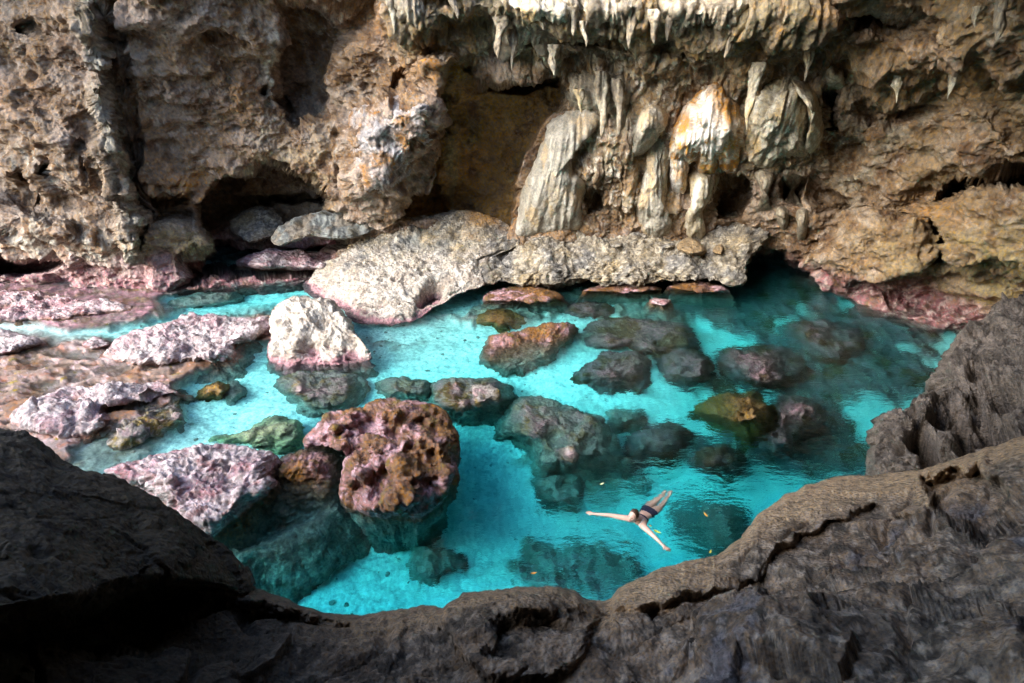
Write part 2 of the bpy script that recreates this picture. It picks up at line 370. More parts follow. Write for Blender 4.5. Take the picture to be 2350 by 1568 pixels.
    mix(0.7*blob(1040, 400, 14, 110)*sst(-0.2, 0.2, nv), (0.42, 0.42, 0.26)); mix(0.7*blob(1075, 400, 8, 90)*sst(-0.2, 0.2, nv), (0.25, 0.24, 0.13)); mix(0.8*blob(1028, 250, 10, 90), (0.18, 0.17, 0.08))
    # calcite white / grey-green drapery
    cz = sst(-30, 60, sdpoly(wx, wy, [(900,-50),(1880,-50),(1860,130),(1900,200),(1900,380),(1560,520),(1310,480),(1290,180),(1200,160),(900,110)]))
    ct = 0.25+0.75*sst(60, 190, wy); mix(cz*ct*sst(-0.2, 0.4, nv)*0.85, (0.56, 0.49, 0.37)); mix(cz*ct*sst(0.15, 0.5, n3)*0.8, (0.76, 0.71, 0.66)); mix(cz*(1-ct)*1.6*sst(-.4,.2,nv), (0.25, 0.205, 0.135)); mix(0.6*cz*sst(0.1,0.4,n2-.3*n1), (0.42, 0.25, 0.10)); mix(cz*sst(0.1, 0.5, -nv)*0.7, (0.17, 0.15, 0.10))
    lz = np.maximum(sst(-15, 25, sdpoly(wx, wy, [(165,-60),(222,-60),(262,250),(318,520),(330,600),(296,604),(268,500),(230,340),(200,200)])), sst(-15, 15, sdpoly(wx, wy, [(595,50),(625,60),(632,200),(612,330),(600,150)])))
    mix(lz*sst(-0.3, 0.3, nv)*0.8, (0.50, 0.48, 0.42)); mix(lz*sst(0.0, 0.4, -nv)*0.8, (0.10, 0.10, 0.08))
    mix(0.7*(blob(120, 540, 160, 45)+blob(80, 380, 70, 60)+blob(250, 590, 90, 30))*sst(-0.1, 0.3, nv), (0.62, 0.62, 0.58))
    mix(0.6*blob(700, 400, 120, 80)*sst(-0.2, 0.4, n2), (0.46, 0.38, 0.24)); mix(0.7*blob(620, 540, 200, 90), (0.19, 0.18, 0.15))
    mix(0.7*blob(420, 565, 70, 35)*sst(-0.3, 0.3, n2), (0.45, 0.36, 0.18))
    mix(0.7*(blob(870, 380, 60, 90)+blob(880, 300, 70, 60))*sst(-0.2, 0.3, n2), (0.48, 0.41, 0.40))
    mix(0.5*blob(2050, 280, 120, 60)*sst(-0.2, 0.3, n2), (0.30, 0.30, 0.26)); mix(0.5*(blob(1960, 390, 60, 80))*sst(-0.2, 0.3, n2), (0.40, 0.38, 0.30))
    mix(0.6*blob(2150, 640, 90, 40), (0.42, 0.33, 0.25))
    # band of pink coralline algae along the waterline
    pk = sst(0.62+0.5, 0.15, z+0.5*n1+0.35*n2)*sst(-0.5, 0.2, n2+0.3)
    pkl = sst(1.6, 0.3, z+0.6*n2)*sst(460, 380, wx)*sst(555, 600, wy)
    mix(pkl, (0.66, 0.47, 0.50)); mix(0.9*pk, (0.38, 0.17, 0.21)); mix(pk*sst(0.0, 0.4, n3+.5*n2), (0.62, 0.48, 0.47)); mix(pk*sst(0.1, 0.4, -n2)*.8, (0.22, 0.13, 0.10))
    mix(sst(-0.1, -0.5, z), (0.16, 0.10, 0.10))
    col *= (1+0.18*n3)[..., None]
    col *= np.array([1.04, 1.0, 0.89])
    col *= (0.66-0.17*sst(700, 300, wx)*sst(560, 480, wy))[..., None]  # upper left wall darkened in its colour in place of shade
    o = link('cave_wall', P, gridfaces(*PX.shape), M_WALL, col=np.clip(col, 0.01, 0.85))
    tag(o, kind='structure')
wall()

# ------------------------------------------------------------------ bed of the pool
def palette(P, px, py, style, seed=0):
    """mineral and algae colours of a rock by style"""
    P32 = P.astype(F32); z = P[..., 2]
    n1 = fbm(P32, 1.1, 4, seed+1, 0.6); n2 = fbm(P32, 2.8, 4, seed+2, 0.62); n3 = fbm(P32, 8, 3, seed+3, 0.7)
    col = np.zeros(P.shape)
    def mix(m, c):
        nonlocal col
        m = np.clip(m, 0, 1)[..., None]; col = col*(1-m)+np.array(c)*m
    if style == 'white':
        mix(z*0+1, (0.44, 0.38, 0.31)); mix(sst(0, 0.5, n2), (0.54, 0.49, 0.42)); mix(sst(0.05, 0.5, -n2)*0.7, (0.27, 0.21, 0.16)); mix(sst(0.2, 0.6, n3)*0.4, (0.6, 0.56, 0.51)); mix(sst(0.1, 0.5, -n3)*0.5, (0.2, 0.17, 0.14))
        mix(sst(0.20, 0.04, z+0.12*n2)*0.8, (0.40, 0.19, 0.22)); mix(sst(0.06, -0.08, z+0.03*n3), (0.20, 0.11, 0.12))
    elif style == 'whitepink':
        mix(z*0+1, (0.36, 0.285, 0.28)); mix(sst(-0.1, 0.4, n2), (0.47, 0.41, 0.39)); mix(sst(0.1, 0.5, -n1)*0.8, (0.32, 0.19, 0.21)); mix(sst(0.1, 0.5, n3)*0.5, (0.56, 0.51, 0.50))
        mix(sst(0.0, 0.45, -n3+0.4*n2)*0.65, (0.20, 0.13, 0.12)); mix(sst(0.12, 0.0, z+0.05*n2), (0.34, 0.17, 0.13))
    elif style == 'pink':
        mix(z*0+1, (0.32, 0.17, 0.19)); mix(sst(-0.2, 0.3, n2), (0.40, 0.30, 0.29)); mix(sst(-0.15, 0.25, n1)*0.85, (0.46, 0.40, 0.38)); mix(sst(0.15, 0.5, -n2)*0.8, (0.20, 0.09, 0.08))
        mix(sst(0.15, 0.5, n3)*0.6, (0.56, 0.44, 0.46)); mix(sst(0.05, 0.4, -n3+0.3*n2)*0.6, (0.16, 0.09, 0.09)); mix(sst(0.14, -0.02, z+0.06*n2), (0.24, 0.13, 0.08))
    elif style == 'redbrown':
        mix(z*0+1, (0.15, 0.075, 0.045)); mix(sst(0.0, 0.35, n1+0.5*n2), (0.24, 0.125, 0.115)); mix(sst(0.15, 0.5, n2+0.4*n1+.2*n3), (0.40, 0.25, 0.27)); mix(sst(0.05, 0.4, -n1+.3*n2), (0.17, 0.08, 0.022)); mix(sst(0.3, 0.6, -n2)*0.8, (0.14, 0.095, 0.02)); mix(sst(0.1, 0.4, -n3)*0.5, (0.07, 0.04, 0.03))
        mix(sst(0.02, -0.15, z+0.06*n2)*0.8, (0.14, 0.09, 0.055))
    elif style == 'brown':
        mix(z*0+1, (0.17, 0.10, 0.025)); mix(sst(0.1, 0.5, n2), (0.22, 0.13, 0.05)); mix(sst(0.2, 0.5, -n2)*0.7, (0.08, 0.05, 0.02))
    elif style == 'mixed':
        mix(z*0+1, (0.26, 0.23, 0.20)); mix(sst(0.0, 0.3, n1), (0.18, 0.10, 0.05)); mix(sst(0.1, 0.4, n2), (0.34, 0.24, 0.24)); mix(sst(0.1, 0.35, -n2+0.3*n1)*0.9, (0.17, 0.12, 0.03)); mix(sst(0.3, 0.5, n3)*0.5, (0.4, 0.36, 0.34))
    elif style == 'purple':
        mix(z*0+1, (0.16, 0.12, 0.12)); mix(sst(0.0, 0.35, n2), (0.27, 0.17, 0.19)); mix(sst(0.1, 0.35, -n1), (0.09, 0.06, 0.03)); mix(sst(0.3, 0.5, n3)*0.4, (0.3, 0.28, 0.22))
    elif style == 'grey':
        mix(z*0+1, (0.19, 0.195, 0.18)); mix(sst(-0.1, 0.4, n2), (0.27, 0.28, 0.25)); mix(sst(0.1, 0.5, -n2), (0.13, 0.12, 0.09)); mix(sst(0.15, 0.4, n1)*0.5, (0.2, 0.13, 0.07))
    elif style == 'green':
        mix(z*0+1, (0.36, 0.40, 0.24)); mix(sst(0, 0.4, n2), (0.46, 0.50, 0.30)); mix(sst(0.1, 0.5, -n2), (0.18, 0.18, 0.12))
    elif style == 'ledge':
        mix(z*0+1, (0.25, 0.205, 0.14)); mix(sst(-0.1, 0.4, n2), (0.32, 0.28, 0.21)); mix(sst(0.1, 0.45, -n1), (0.17, 0.16, 0.145)); mix(sst(0.1, 0.5, -n2)*0.8, (0.11, 0.095, 0.075)); mix(sst(0.15, 0.5, n3)*0.6, (0.45, 0.41, 0.34)); mix(sst(0.2, 0.5, n1)*0.5, (0.28, 0.20, 0.09)); mix(sst(0.1,.4,-n3+.3*n2)*.5, (0.09, 0.08, 0.07))
    if style == 'purple': col = col*0.75  # purple lowered to paint the back-right bed dim
    if style == 'mixed': col = col*0.8
    if style not in ('brown', 'green', 'purple'):
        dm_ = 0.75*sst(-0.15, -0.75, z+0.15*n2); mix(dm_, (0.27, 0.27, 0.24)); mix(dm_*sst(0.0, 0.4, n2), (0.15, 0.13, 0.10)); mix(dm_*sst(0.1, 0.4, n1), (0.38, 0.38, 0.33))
    return col*(1+0.2*n3)[..., None]
SHELF = [(-700,735),(0,761),(126,774),(260,782),(403,740),(613,711),(640,720),(640,800),(560,800),(537,832),(453,862),(412,890),(410,935),(336,967),(218,1005),(168,1042),(150,1075),(-700,1200)]
SHELF2 = [(-700,560),(110,640),(420,665),(370,690),(362,728),(250,752),(140,758),(60,745),(-700,700)]
BANK = [(400,880),(425,930),(425,965),(395,1000),(330,1045),(230,1090),(120,1090),(150,1030),(300,960)]
ZPTS = [(600,700,-1.0),(480,700,-0.9),(430,740,-0.9),(200,765,-0.45),(650,640,-1.0),(550,920,-0.75),(480,980,-0.7),(420,1020,-0.6),(520,1020,-0.7),(660,960,-0.8),(900,850,-0.9),(760,900,-0.9),(1000,830,-0.8),(950,700,-0.7),(860,770,-0.6),(1150,720,-0.8),
 (1250,860,-1.1),(1400,900,-1.25),(1500,950,-1.5),(1080,1000,-1.9),(1150,1150,-2.2),(1300,1100,-1.9),(1500,1100,-2.3),(1400,1250,-2.2),(1200,1330,-2.1),(900,1350,-2.1),(700,1330,-2.0),(600,1280,-1.6),(1000,1250,-2.1),(1700,1180,-2.3),(1900,1050,-2.0),(2000,950,-1.6),(1750,850,-1.7),
 (1700,720,-1.9),(1800,640,-1.6),(1500,700,-1.3),(1300,680,-1.0),(2000,800,-1.4),(2150,780,-0.9),(2150,860,-1.0),(500,1150,-0.7),(2350,800,-0.8),(1600,600,-1.5),(1200,600,-1.2),(700,580,-1.0),(100,600,-0.3),(2350,1200,-1.8),(300,1200,-0.6),(-300,900,-0.3),(-300,1300,-0.6),(1200,1700,-2.2),(2300,1700,-2.2),(200,1700,-1.6)]
def bed_z(px, py): return np.minimum(tps(ZPTS, px, py), -0.25)
def bed():
    xs = np.concatenate([np.arange(-700, -40, 10), np.arange(-40, 2400, 3.2), np.arange(2400, 3000, 12)]); ys = np.concatenate([np.arange(480, 560, 6), np.arange(560, 1440, 2.8), np.arange(1440, 1900, 15)])
    PX, PY = np.meshgrid(xs, ys)
    g = g3(PX, PY*1.6, 60); wx = PX+fbm(g, 1, 4, 1)*22; wy = PY+fbm(g, 1, 4, 2)*12
    z = coarse(bed_z, PX, PY, 10)
    s1 = sdpoly(wx, wy, SHELF); s2 = sdpoly(wx, wy, SHELF2); s3 = sdpoly(wx, wy, BANK)
    m = sst(-14, 16, s1); z = z*(1-m)+(-0.07)*m
    m2 = sst(-10, 10, s2); z = z*(1-m2)+(-0.06)*m2
    m3 = sst(-16, 22, s3)*(1-m); z = z*(1-m3)+(-0.30)*m3
    P = at_z(PX, PY, z); P32 = P.astype(F32)
    rock = np.maximum(np.maximum(m, m2), m3*0.9)
    # low reef growth rising out of the sand; back-right patches also paint shade
    n = fbm(P32*np.array([1, 1, 0], F32), 0.55, 4, 200, 0.55)
    reg = np.zeros_like(PX)
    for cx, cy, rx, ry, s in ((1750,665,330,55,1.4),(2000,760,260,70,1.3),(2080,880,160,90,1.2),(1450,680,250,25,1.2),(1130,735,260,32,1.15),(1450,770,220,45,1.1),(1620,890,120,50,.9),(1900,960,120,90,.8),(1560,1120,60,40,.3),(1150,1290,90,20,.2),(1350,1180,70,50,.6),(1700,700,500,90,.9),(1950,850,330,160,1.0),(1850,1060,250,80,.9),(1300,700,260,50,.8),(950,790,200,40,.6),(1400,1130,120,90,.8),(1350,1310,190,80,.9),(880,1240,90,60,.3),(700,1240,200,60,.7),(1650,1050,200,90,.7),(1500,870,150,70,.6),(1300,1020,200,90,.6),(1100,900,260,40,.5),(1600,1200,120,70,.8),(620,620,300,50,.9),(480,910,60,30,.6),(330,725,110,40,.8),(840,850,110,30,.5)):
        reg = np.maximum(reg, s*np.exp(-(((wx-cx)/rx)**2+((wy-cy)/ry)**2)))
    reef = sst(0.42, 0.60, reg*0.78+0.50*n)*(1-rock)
    h = reef*(0.16+0.16*ridged(P32, 1.8, 3, 210))+rock*(0.05*ridged(P32, 1.4, 4, 215)+0.05*fbm(P32, 5, 3, 220))
    h += (1-reef)*(1-rock)*(0.05*fbm(P32, 0.9, 3, 230)+0.030*ridged(P32, (2.2, 4, 1), 3, 232))
    h += m*0.10*(ridged(P32, (0.8, 1.6, 1), 4, 240)-0.35)
    P[..., 2] += h; P[..., 2] = np.where(rock > 0.5, np.minimum(P[..., 2], 0.05), P[..., 2])
    sand = np.zeros(P.shape)+np.array([0.80, 0.80, 0.76]); sand *= (1+0.07*fbm(P32, 3, 3, 250)+0.13*fbm(P32, 0.6, 4, 251))[..., None]; sp_ = sst(0.16, 0.10, worley(P32*np.array([1, 1, 0], F32), 3.3, 252))*sst(-0.1, 0.3, fbm(P32, 0.7, 3, 254)); sand *= (1-0.75*sp_)[..., None]
    pz = P*np.array([1, 1, 1.0]); sh = palette(pz, wx, wy, 'mixed', 260)
    n1 = fbm(P32, 0.9, 4, 270, 0.6); n2 = fbm(P32, 2.6, 4, 275, 0.6); n4 = fbm(P32, 7, 3, 278, .6)
    shelf = np.zeros(P.shape)+np.array([0.17, 0.12, 0.095])
    for mm, c in ((sst(0.0, 0.4, n1), (0.25, 0.19, 0.175)), (sst(0.1, 0.5, n2), (0.20, 0.105, 0.08)), (sst(0.15, 0.4, -n1+0.3*n2)*0.8, (0.18, 0.10, 0.06)), (sst(0.3, 0.5, n4+0.3*n1)*0.7, (0.36, 0.26, 0.27)), (sst(0.5, 0.7, -n2+0.3*n1), (0.16, 0.12, 0.02)), (m2*sst(-0.2, 0.2, n2), (0.28, 0.16, 0.18))):
        shelf = shelf*(1-mm[..., None])+np.array(c)*mm[..., None]
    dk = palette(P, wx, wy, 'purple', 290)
    rt = sst(1350, 1700, wx)[..., None]; under = sh*(1-rt)+dk*rt  # reef turns darker to the right, shade put into its colour
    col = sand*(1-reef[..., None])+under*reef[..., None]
    # thin brown film over sand in places
    f = sst(0.15, 0.5, reg*0.6+0.5*n1)*0.25*(1-reef); col = col*(1-f[..., None])+np.array([0.30, 0.28, 0.22])*f[..., None]
    mm = np.maximum(m, m2)[..., None]; col = col*(1-mm)+shelf*mm; m3_ = m3[..., None]; gy = palette(P, wx, wy, 'grey', 295); col = col*(1-m3_)+gy*m3_
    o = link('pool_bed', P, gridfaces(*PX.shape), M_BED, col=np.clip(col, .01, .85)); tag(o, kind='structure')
    BD['P'] = P; BD['w'] = (1-np.maximum(m, m2))*(0.15+reef+0.5*sst(0.2, 0.5, reg)); BD['px'], BD['py'] = PX, PY
BD = {}
bed()
def rubble(n=2200):
    rs = np.random.RandomState(5); P = BD['P'].reshape(-1, 3); ok = ((BD['py'] > 640) & (BD['py'] < 1430) & (BD['px'] > 100) & (BD['px'] < 2250)).ravel(); w = BD['w'].ravel()*ok; w = w/w.sum()
    idx = rs.choice(len(P), n, p=w); t = (1+5**.5)/2
    iv = np.array([(-1,t,0),(1,t,0),(-1,-t,0),(1,-t,0),(0,-1,t),(0,1,t),(0,-1,-t),(0,1,-t),(t,0,-1),(t,0,1),(-t,0,-1),(-t,0,1)])/1.9
    fi = np.array([(0,11,5),(0,5,1),(0,1,7),(0,7,10),(0,10,11),(1,5,9),(5,11,4),(11,10,2),(10,7,6),(7,1,8),(3,9,4),(3,4,2),(3,2,6),(3,6,8),(3,8,9),(4,9,5),(2,4,11),(6,2,10),(8,6,7),(9,8,1)])
    V, F, C = [], [], []
    for k, i in enumerate(idx):
        r = 0.015+0.06*rs.rand()**3; a = rs.rand()*6.28; v = iv*(0.75+0.5*rs.rand(12, 1))*np.array([1, .7+.3*rs.rand(), .55])*r
        v = np.stack([v[:, 0]*math.cos(a)-v[:, 1]*math.sin(a), v[:, 0]*math.sin(a)+v[:, 1]*math.cos(a), v[:, 2]], 1)+P[i]+np.array([0, 0, r*.2])
        V.append(v); F.append(fi+12*k); c = [(0.30,0.28,0.24),(0.30,0.26,0.22),(0.50,0.48,0.43),(0.36,0.30,0.27)][rs.randint(4)]; C.append(np.tile(c, (12, 1)))
    o = link('rubble', np.vstack(V), np.vstack(F), M_ROCK, col=np.vstack(C)); tag(o, 'small stones scattered over the sandy bed under the water', 'rubble', kind='stuff')
rubble()
# ------------------------------------------------------------------ water
def water():
    m, nt = newmat('clear_turquoise_water'); L = nt.links.new
    out = node(nt, 'ShaderNodeOutputMaterial'); gl = node(nt, 'ShaderNodeBsdfGlass'); gl.inputs['IOR'].default_value = 1.333; gl.inputs['Roughness'].default_value = 0.0
    ab = node(nt, 'ShaderNodeVolumeAbsorption'); ab.inputs['Color'].default_value = (0.0, 0.95, 0.988, 1); ab.inputs['Density'].default_value = 0.62
    L(gl.outputs[0], out.inputs[0]); L(ab.outputs[0], out.inputs[1])
    geo = node(nt, 'ShaderNodeNewGeometry'); at = node(nt, 'ShaderNodeAttribute', attribute_name='chop')
    mp = node(nt, 'ShaderNodeMapping'); mp.inputs['Rotation'].default_value = (0, 0, math.radians(-25)); mp.inputs['Scale'].default_value = (1, 2.2, 1); L(geo.outputs['Position'], mp.inputs[0])
    n1 = node(nt, 'ShaderNodeTexNoise'); n1.inputs['Scale'].default_value = 2.0; n1.inputs['Detail'].default_value = 4; L(mp.outputs[0], n1.inputs['Vector'])
    n2 = node(nt, 'ShaderNodeTexNoise'); n2.inputs['Scale'].default_value = 7.0; n2.inputs['Detail'].default_value = 3; L(mp.outputs[0], n2.inputs['Vector'])
    ad = node(nt, 'ShaderNodeMath', operation='MULTIPLY_ADD'); L(n2.outputs[0], ad.inputs[0]); ad.inputs[1].default_value = 0.3; L(n1.outputs[0], ad.inputs[2])
    mu = node(nt, 'ShaderNodeMath', operation='MULTIPLY'); L(ad.outputs[0], mu.inputs[0]); L(at.outputs['Fac'], mu.inputs[1])
    bp = node(nt, 'ShaderNodeBump'); bp.inputs['Strength'].default_value = 1.0; bp.inputs['Distance'].default_value = 0.05
    L(mu.outputs[0], bp.inputs['Height']); L(bp.outputs[0], gl.inputs['Normal'])
    xs = np.linspace(-26, 26, 520); ys = np.linspace(1.2, 25, 340); X, Y = np.meshgrid(xs, ys); Z = X*0
    P = np.stack([X, Y, Z], -1); P32 = P.astype(F32)
    px, py = proj(P)
    chop = 0.06+0.8*sst(1150, 1800, px)+0.25*sst(850, 1000, px)*sst(1000, 1150, py)
    sx, sy = at_z(np.array([1478.]), np.array([1190.]), 0)[0][:2]
    r = np.hypot(X-sx, (Y-sy)); chop += 0.65*np.exp(-(r/1.6)**2)
    Z += 0.020*np.sin(r*10.0)*np.exp(-r/1.3)*sst(0.25, .8, r)
    for ux, uy, a in ((1600,1290,.006),(1240,1110,.005),(1560,900,.004),(640,1200,.004)):
        q = at_z(np.array([float(ux)]), np.array([float(uy)]), 0)[0]; rr = np.hypot(X-q[0], Y-q[1]); Z += a*np.sin(rr*22)*np.exp(-rr/0.35)
    Z += 0.010*sst(1100, 1700, px)*fbm(P32, (0.8, 1.6, 1), 3, 300)
    P[..., 2] = Z
    R, C = X.shape; top = P.reshape(-1, 3)
    f = [tuple(q) for q in gridfaces(R, C)]
    # close it: sides and bottom at -6 m
    per = list(range(C))+[i*C+C-1 for i in range(1, R)]+[(R-1)*C+j for j in range(C-2, -1, -1)]+[i*C for i in range(R-2, 0, -1)]
    n0 = R*C; low = top[per].copy(); low[:, 2] = -6; V = np.vstack([top, low, [[0, 12, -6]]])
    k = len(per); side = np.array([(per[i], n0+i, n0+(i+1) % k, per[(i+1) % k]) for i in range(k)])
    F = np.vstack([gridfaces(R, C), side, np.array([(n0+i, n0+k, n0+k, n0+(i+1) % k) for i in range(k)])])
    # bottom fan as quads with a doubled centre would be degenerate: build through from_pydata instead
    me = bpy.data.meshes.new('water'); fl = [tuple(int(a) for a in q) for q in np.vstack([gridfaces(R, C), side])]+[tuple(n0+i for i in reversed(range(k)))]
    me.from_pydata(V[:-1].tolist(), [], fl); me.update(); me.polygons.foreach_set('use_smooth', np.array([len(q) == 4 for q in fl]))
    a = me.attributes.new('chop', 'FLOAT', 'POINT'); a.data.foreach_set('value', np.concatenate([chop.ravel(), np.zeros(k)]).astype(F32))
    me.materials.append(m); o = bpy.data.objects.new('water', me); sc.collection.objects.link(o); tag(o, kind='structure')
water()
# ------------------------------------------------------------------ rocks
def resample(poly, n, seed=0, rough=1.0):
    p = np.array(poly, float); k = len(p)
    pts = []
    for i in range(k):
        p0, p1, p2, p3 = p[i-1], p[i], p[(i+1) % k], p[(i+2) % k]
        for t in np.linspace(0, 1, 12, endpoint=False):
            pts.append(0.5*((2*p1)+(-p0+p2)*t+(2*p0-5*p1+4*p2-p3)*t*t+(-p0+3*p1-3*p2+p3)*t**3))
    q = np.array(pts); d = np.r_[0, np.cumsum(np.linalg.norm(np.roll(q, -1, 0)-q, axis=1))]; L_ = d[-1]
    s = np.linspace(0, L_, n, endpoint=False); qq = np.vstack([q, q[:1]])
    r = np.stack([np.interp(s, d, qq[:, 0]), np.interp(s, d, qq[:, 1])], 1)
    c = r.mean(0); g = g3(r[:, 0], r[:, 1], 28, seed*1.7)
    nrm = (r-c)/np.maximum(np.linalg.norm(r-c, axis=1, keepdims=True), 1)
    return r+nrm*(fbm(g, 1, 4, seed, 0.6)*6*rough)[:, None], L_
def rock(name, poly, label, cat, style, h=0.3, zb=0.0, back=0.5, zpts=None, ypts=None, center=None, group=None, rough=1.0, seed=1, mat=None, pits=1.0, flute=0.0, depth=None, flare=0.25, shoulder=0.35, colfn=None, parent=None, amp=1.0, bulge=None, fan=None, step=3.0, kind=None, dig=None, lump=0.1):
    """a rock whose outline is traced: a domed top and flanks that run down below it"""
    _, per = resample(poly, 50, seed)
    b, per = resample(poly, 720, seed, rough)
    b0 = b
    for _ in range(2): b0 = np.stack([sum(np.roll(b0[:, k_], j) for j in range(-12, 13))/25 for k_ in (0, 1)], 1)
    c = np.array(center if center is not None else b.mean(0), float)
    n = int(np.clip(2*np.linalg.norm(b-c, axis=1).mean()/step, 16, 210))
    g_ = np.linspace(-1, 1, n); U_, V_ = np.meshgrid(g_, g_); rho = np.maximum(np.abs(U_), np.abs(V_)); rr = np.maximum(rho, 1e-6)
    s_ = np.where(V_ <= -rho+1e-9, (U_/rr+1)/2, np.where(U_ >= rho-1e-9, 1+(V_/rr+1)/2, np.where(V_ >= rho-1e-9, 2+(1-U_/rr)/2, 3+(1-V_/rr)/2)))/4 % 1.0
    xi = np.arange(721)/720
    def bnd(q): qq = np.vstack([q, q[:1]]) if q.ndim == 2 else np.append(q, q[0]); return np.stack([np.interp(s_, xi, qq[:, k_]) for k_ in (0, 1)], -1) if q.ndim == 2 else np.interp(s_, xi, qq)
    eb = sst(0.75, 1.0, rho); B_, B0_ = bnd(b), bnd(b0)
    PX = c[0]+rho*(B0_[..., 0]*(1-eb)+B_[..., 0]*eb-c[0]); PY = c[1]+rho*(B0_[..., 1]*(1-eb)+B_[..., 1]*eb-c[1])
    if bulge is not None:
        P = at_y(PX, PY, (wall_surf(PX, PY)+0.12-bulge*(1-rho**2.2)**0.75)*K)
    elif ypts is not None:
        P = at_y(PX, PY, (tps(ypts, PX, PY)+sst(0.8, 1.0, rho)*0.22*shoulder)*K)
    else:
        tb = np.roll(b0, -6, 0)-np.roll(b0, 6, 0); area = 0.5*np.sum(b[:, 0]*np.roll(b[:, 1], -1)-np.roll(b[:, 0], -1)*b[:, 1])
        nx, ny = tb[:, 1], -tb[:, 0]
        if area < 0: nx, ny = -nx, -ny
        up = -ny/np.maximum(np.hypot(nx, ny), 1e-6)          # 1 where the outline faces up the frame
        ze = zb+(h-zb)*back*sst(0.0, 0.9, up)                # silhouette edges keep some height
        for _ in range(4): ze = sum(np.roll(ze, j) for j in range(-14, 15))/29
        ze = bnd(ze)
        dm = np.clip((1-rho)/shoulder, 0, 1); prof = 1-(1-dm)**2
        tp = tps(zpts, PX, PY) if zpts is not None else h+lump*(h-zb+0.2)*3*fbm(g3(PX, PY, 70, seed), 1, 3, seed)
        P = at_z(PX, PY, ze*(1-prof)+tp*prof)
    # flanks round the edge
    ring = np.concatenate([np.arange(n-1), n*np.arange(n-1)+n-1, n*(n-1)+np.arange(n-1, 0, -1), n*np.arange(n-1, 0, -1)])
    F0 = P.reshape(-1, 3); E = F0[ring]; ctr = F0[(n//2)*n+n//2]; out = E-ctr; out[:, 2] = 0; out /= np.maximum(np.linalg.norm(out, axis=1, keepdims=True), 1e-6)
    lo = -2.6 if depth is None else E[:, 2].min()-depth
    ns = 22; sk = []
    for i in range(0, ns+1):
        if ypts is not None or bulge is not None:
            t = i/ns; rd = E-np.array([0, 0, CAMH]); rd /= np.linalg.norm(rd, axis=1, keepdims=True); v = E+(depth or 1.6)*t*rd-(E-ctr)*0.06*t; v[:, 2] -= flare*t*0.15*(depth or 1.6)
        else:
            t = (i/ns)**1.4; v = E.copy(); v[:, 2] = E[:, 2]*(1-t)+lo*t; v += out*(flare*(E[:, 2]-v[:, 2]))[:, None]
        sk.append(v)
    sk = np.array(sk)
    N = blur(gnormal(P), 4); N /= np.maximum(np.linalg.norm(N, axis=-1, keepdims=True), 1e-9)
    if (N*(np.array([0, 0, CAMH])-P)).sum() < 0: N = -N
    M = gnormal(sk, True); M /= np.maximum(np.linalg.norm(M, axis=-1, keepdims=True), 1e-9)
    if (M[3:]*(out if (ypts is None and bulge is None) else (E-E.mean(0)))[None]).sum() < 0: M = -M
    NE = N.reshape(-1, 3)[ring]; q = np.clip(np.arange(ns+1)/4, 0, 1)[:, None, None]; M = NE[None]*(1-q)+M*q
    V = np.concatenate([F0, sk[1:].reshape(-1, 3)]); N = np.concatenate([N.reshape(-1, 3), M[1:].reshape(-1, 3)])
    P32 = V.astype(F32); S = min(1.0, per/500.0)
    edge = np.concatenate([(1-rho.ravel())*n/2, np.repeat(np.arange(1, ns+1), len(ring))]); fade = 0.4+0.6*sst(0, 5, edge)
    Q = P32+0.12*np.stack([perlin(P32, 2.6, 36), perlin(P32, 2.6, 37), perlin(P32, 2.6, 38)], -1)
    a = rough*(0.10*S*fbm(Q, 1.2, 3, seed+5)+0.05*(0.4+0.6*S)*fbm(Q, 2.6, 4, seed+9, 0.6)+0.02*ridged(Q, 4.0, 3, seed+12, 0.6)+0.022*fbm(Q, 8.0, 3, seed+10, 0.65))
    c2 = worley(Q, 4.2, seed); c3 = worley(Q, 10, seed+1)
    a += 0.16*S*rough*fbm(Q, 0.7, 2, seed+15)+rough*(1-min(flute, 1))*(0.06*(.4+.6*S)*facet(Q, 2.0, seed+16)+0.028*facet(Q, 6.0, seed+17))
    a += pits*(-0.11*sst(0.42, 0.08, c2)*sst(-0.3, 0.2, fbm(P32, 1.1, 2, seed+6))-0.035*sst(0.42, 0.1, c3)+0.015*fbm(P32, 13, 3, seed+8, 0.7))
    if flute: a = a*(1-0.75*min(flute, 1))+flute*(0.12*fbm(Q, (3.2, 2.2, 0.38), 3, seed+30, 0.55)-0.07*sst(0.15, 0, np.abs(perlin(Q, (3.5, 2, 0.3), seed+34)))+0.02*fbm(Q, (12, 9, 1.6), 2, seed+33))
    if fan is not None:
        fx, fy = proj(V); ang = np.arctan2(fx-fan[0], np.maximum(fy-fan[1], 4)); rd_ = np.hypot(fx-fan[0], fy-fan[1])
        G_ = np.stack([ang*fan[2], rd_/170, 0*ang+seed], -1).astype(F32); G_[..., 0] += 0.25*perlin(G_, 3, 5)
        a = a+fan[3]*(0.8*(1-2.2*np.abs(perlin(G_, (1, 1, 1), seed)))+0.35*fbm(G_, (2.6, 1.2, 1), 2, seed+3))
    V = V+N*(a*fade*amp)[..., None]
    if dig:
        for dx, dy, rr_, dd in dig:
            qx, qy = np.array(proj(V)); V = V-N*(dd*np.exp(-(((qx-dx)**2+(qy-dy)**2)/rr_**2)**1.8)*(np.arange(len(V)) < n*n))[:, None]
    qx, qy = proj(V)
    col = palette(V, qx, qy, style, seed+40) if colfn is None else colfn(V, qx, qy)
    m_ = len(ring); fs = [gridfaces(n, n)]; rows = [ring]+[n*n+i*m_+np.arange(m_) for i in range(ns)]
    for r0_, r1_ in zip(rows[:-1], rows[1:]): fs.append(np.stack([r0_, r1_, np.roll(r1_, -1), np.roll(r0_, -1)], -1))
    o = link(name, V, np.concatenate(fs), mat or M_ROCK, col=np.clip(col, 0.01, 0.85), parent=parent)
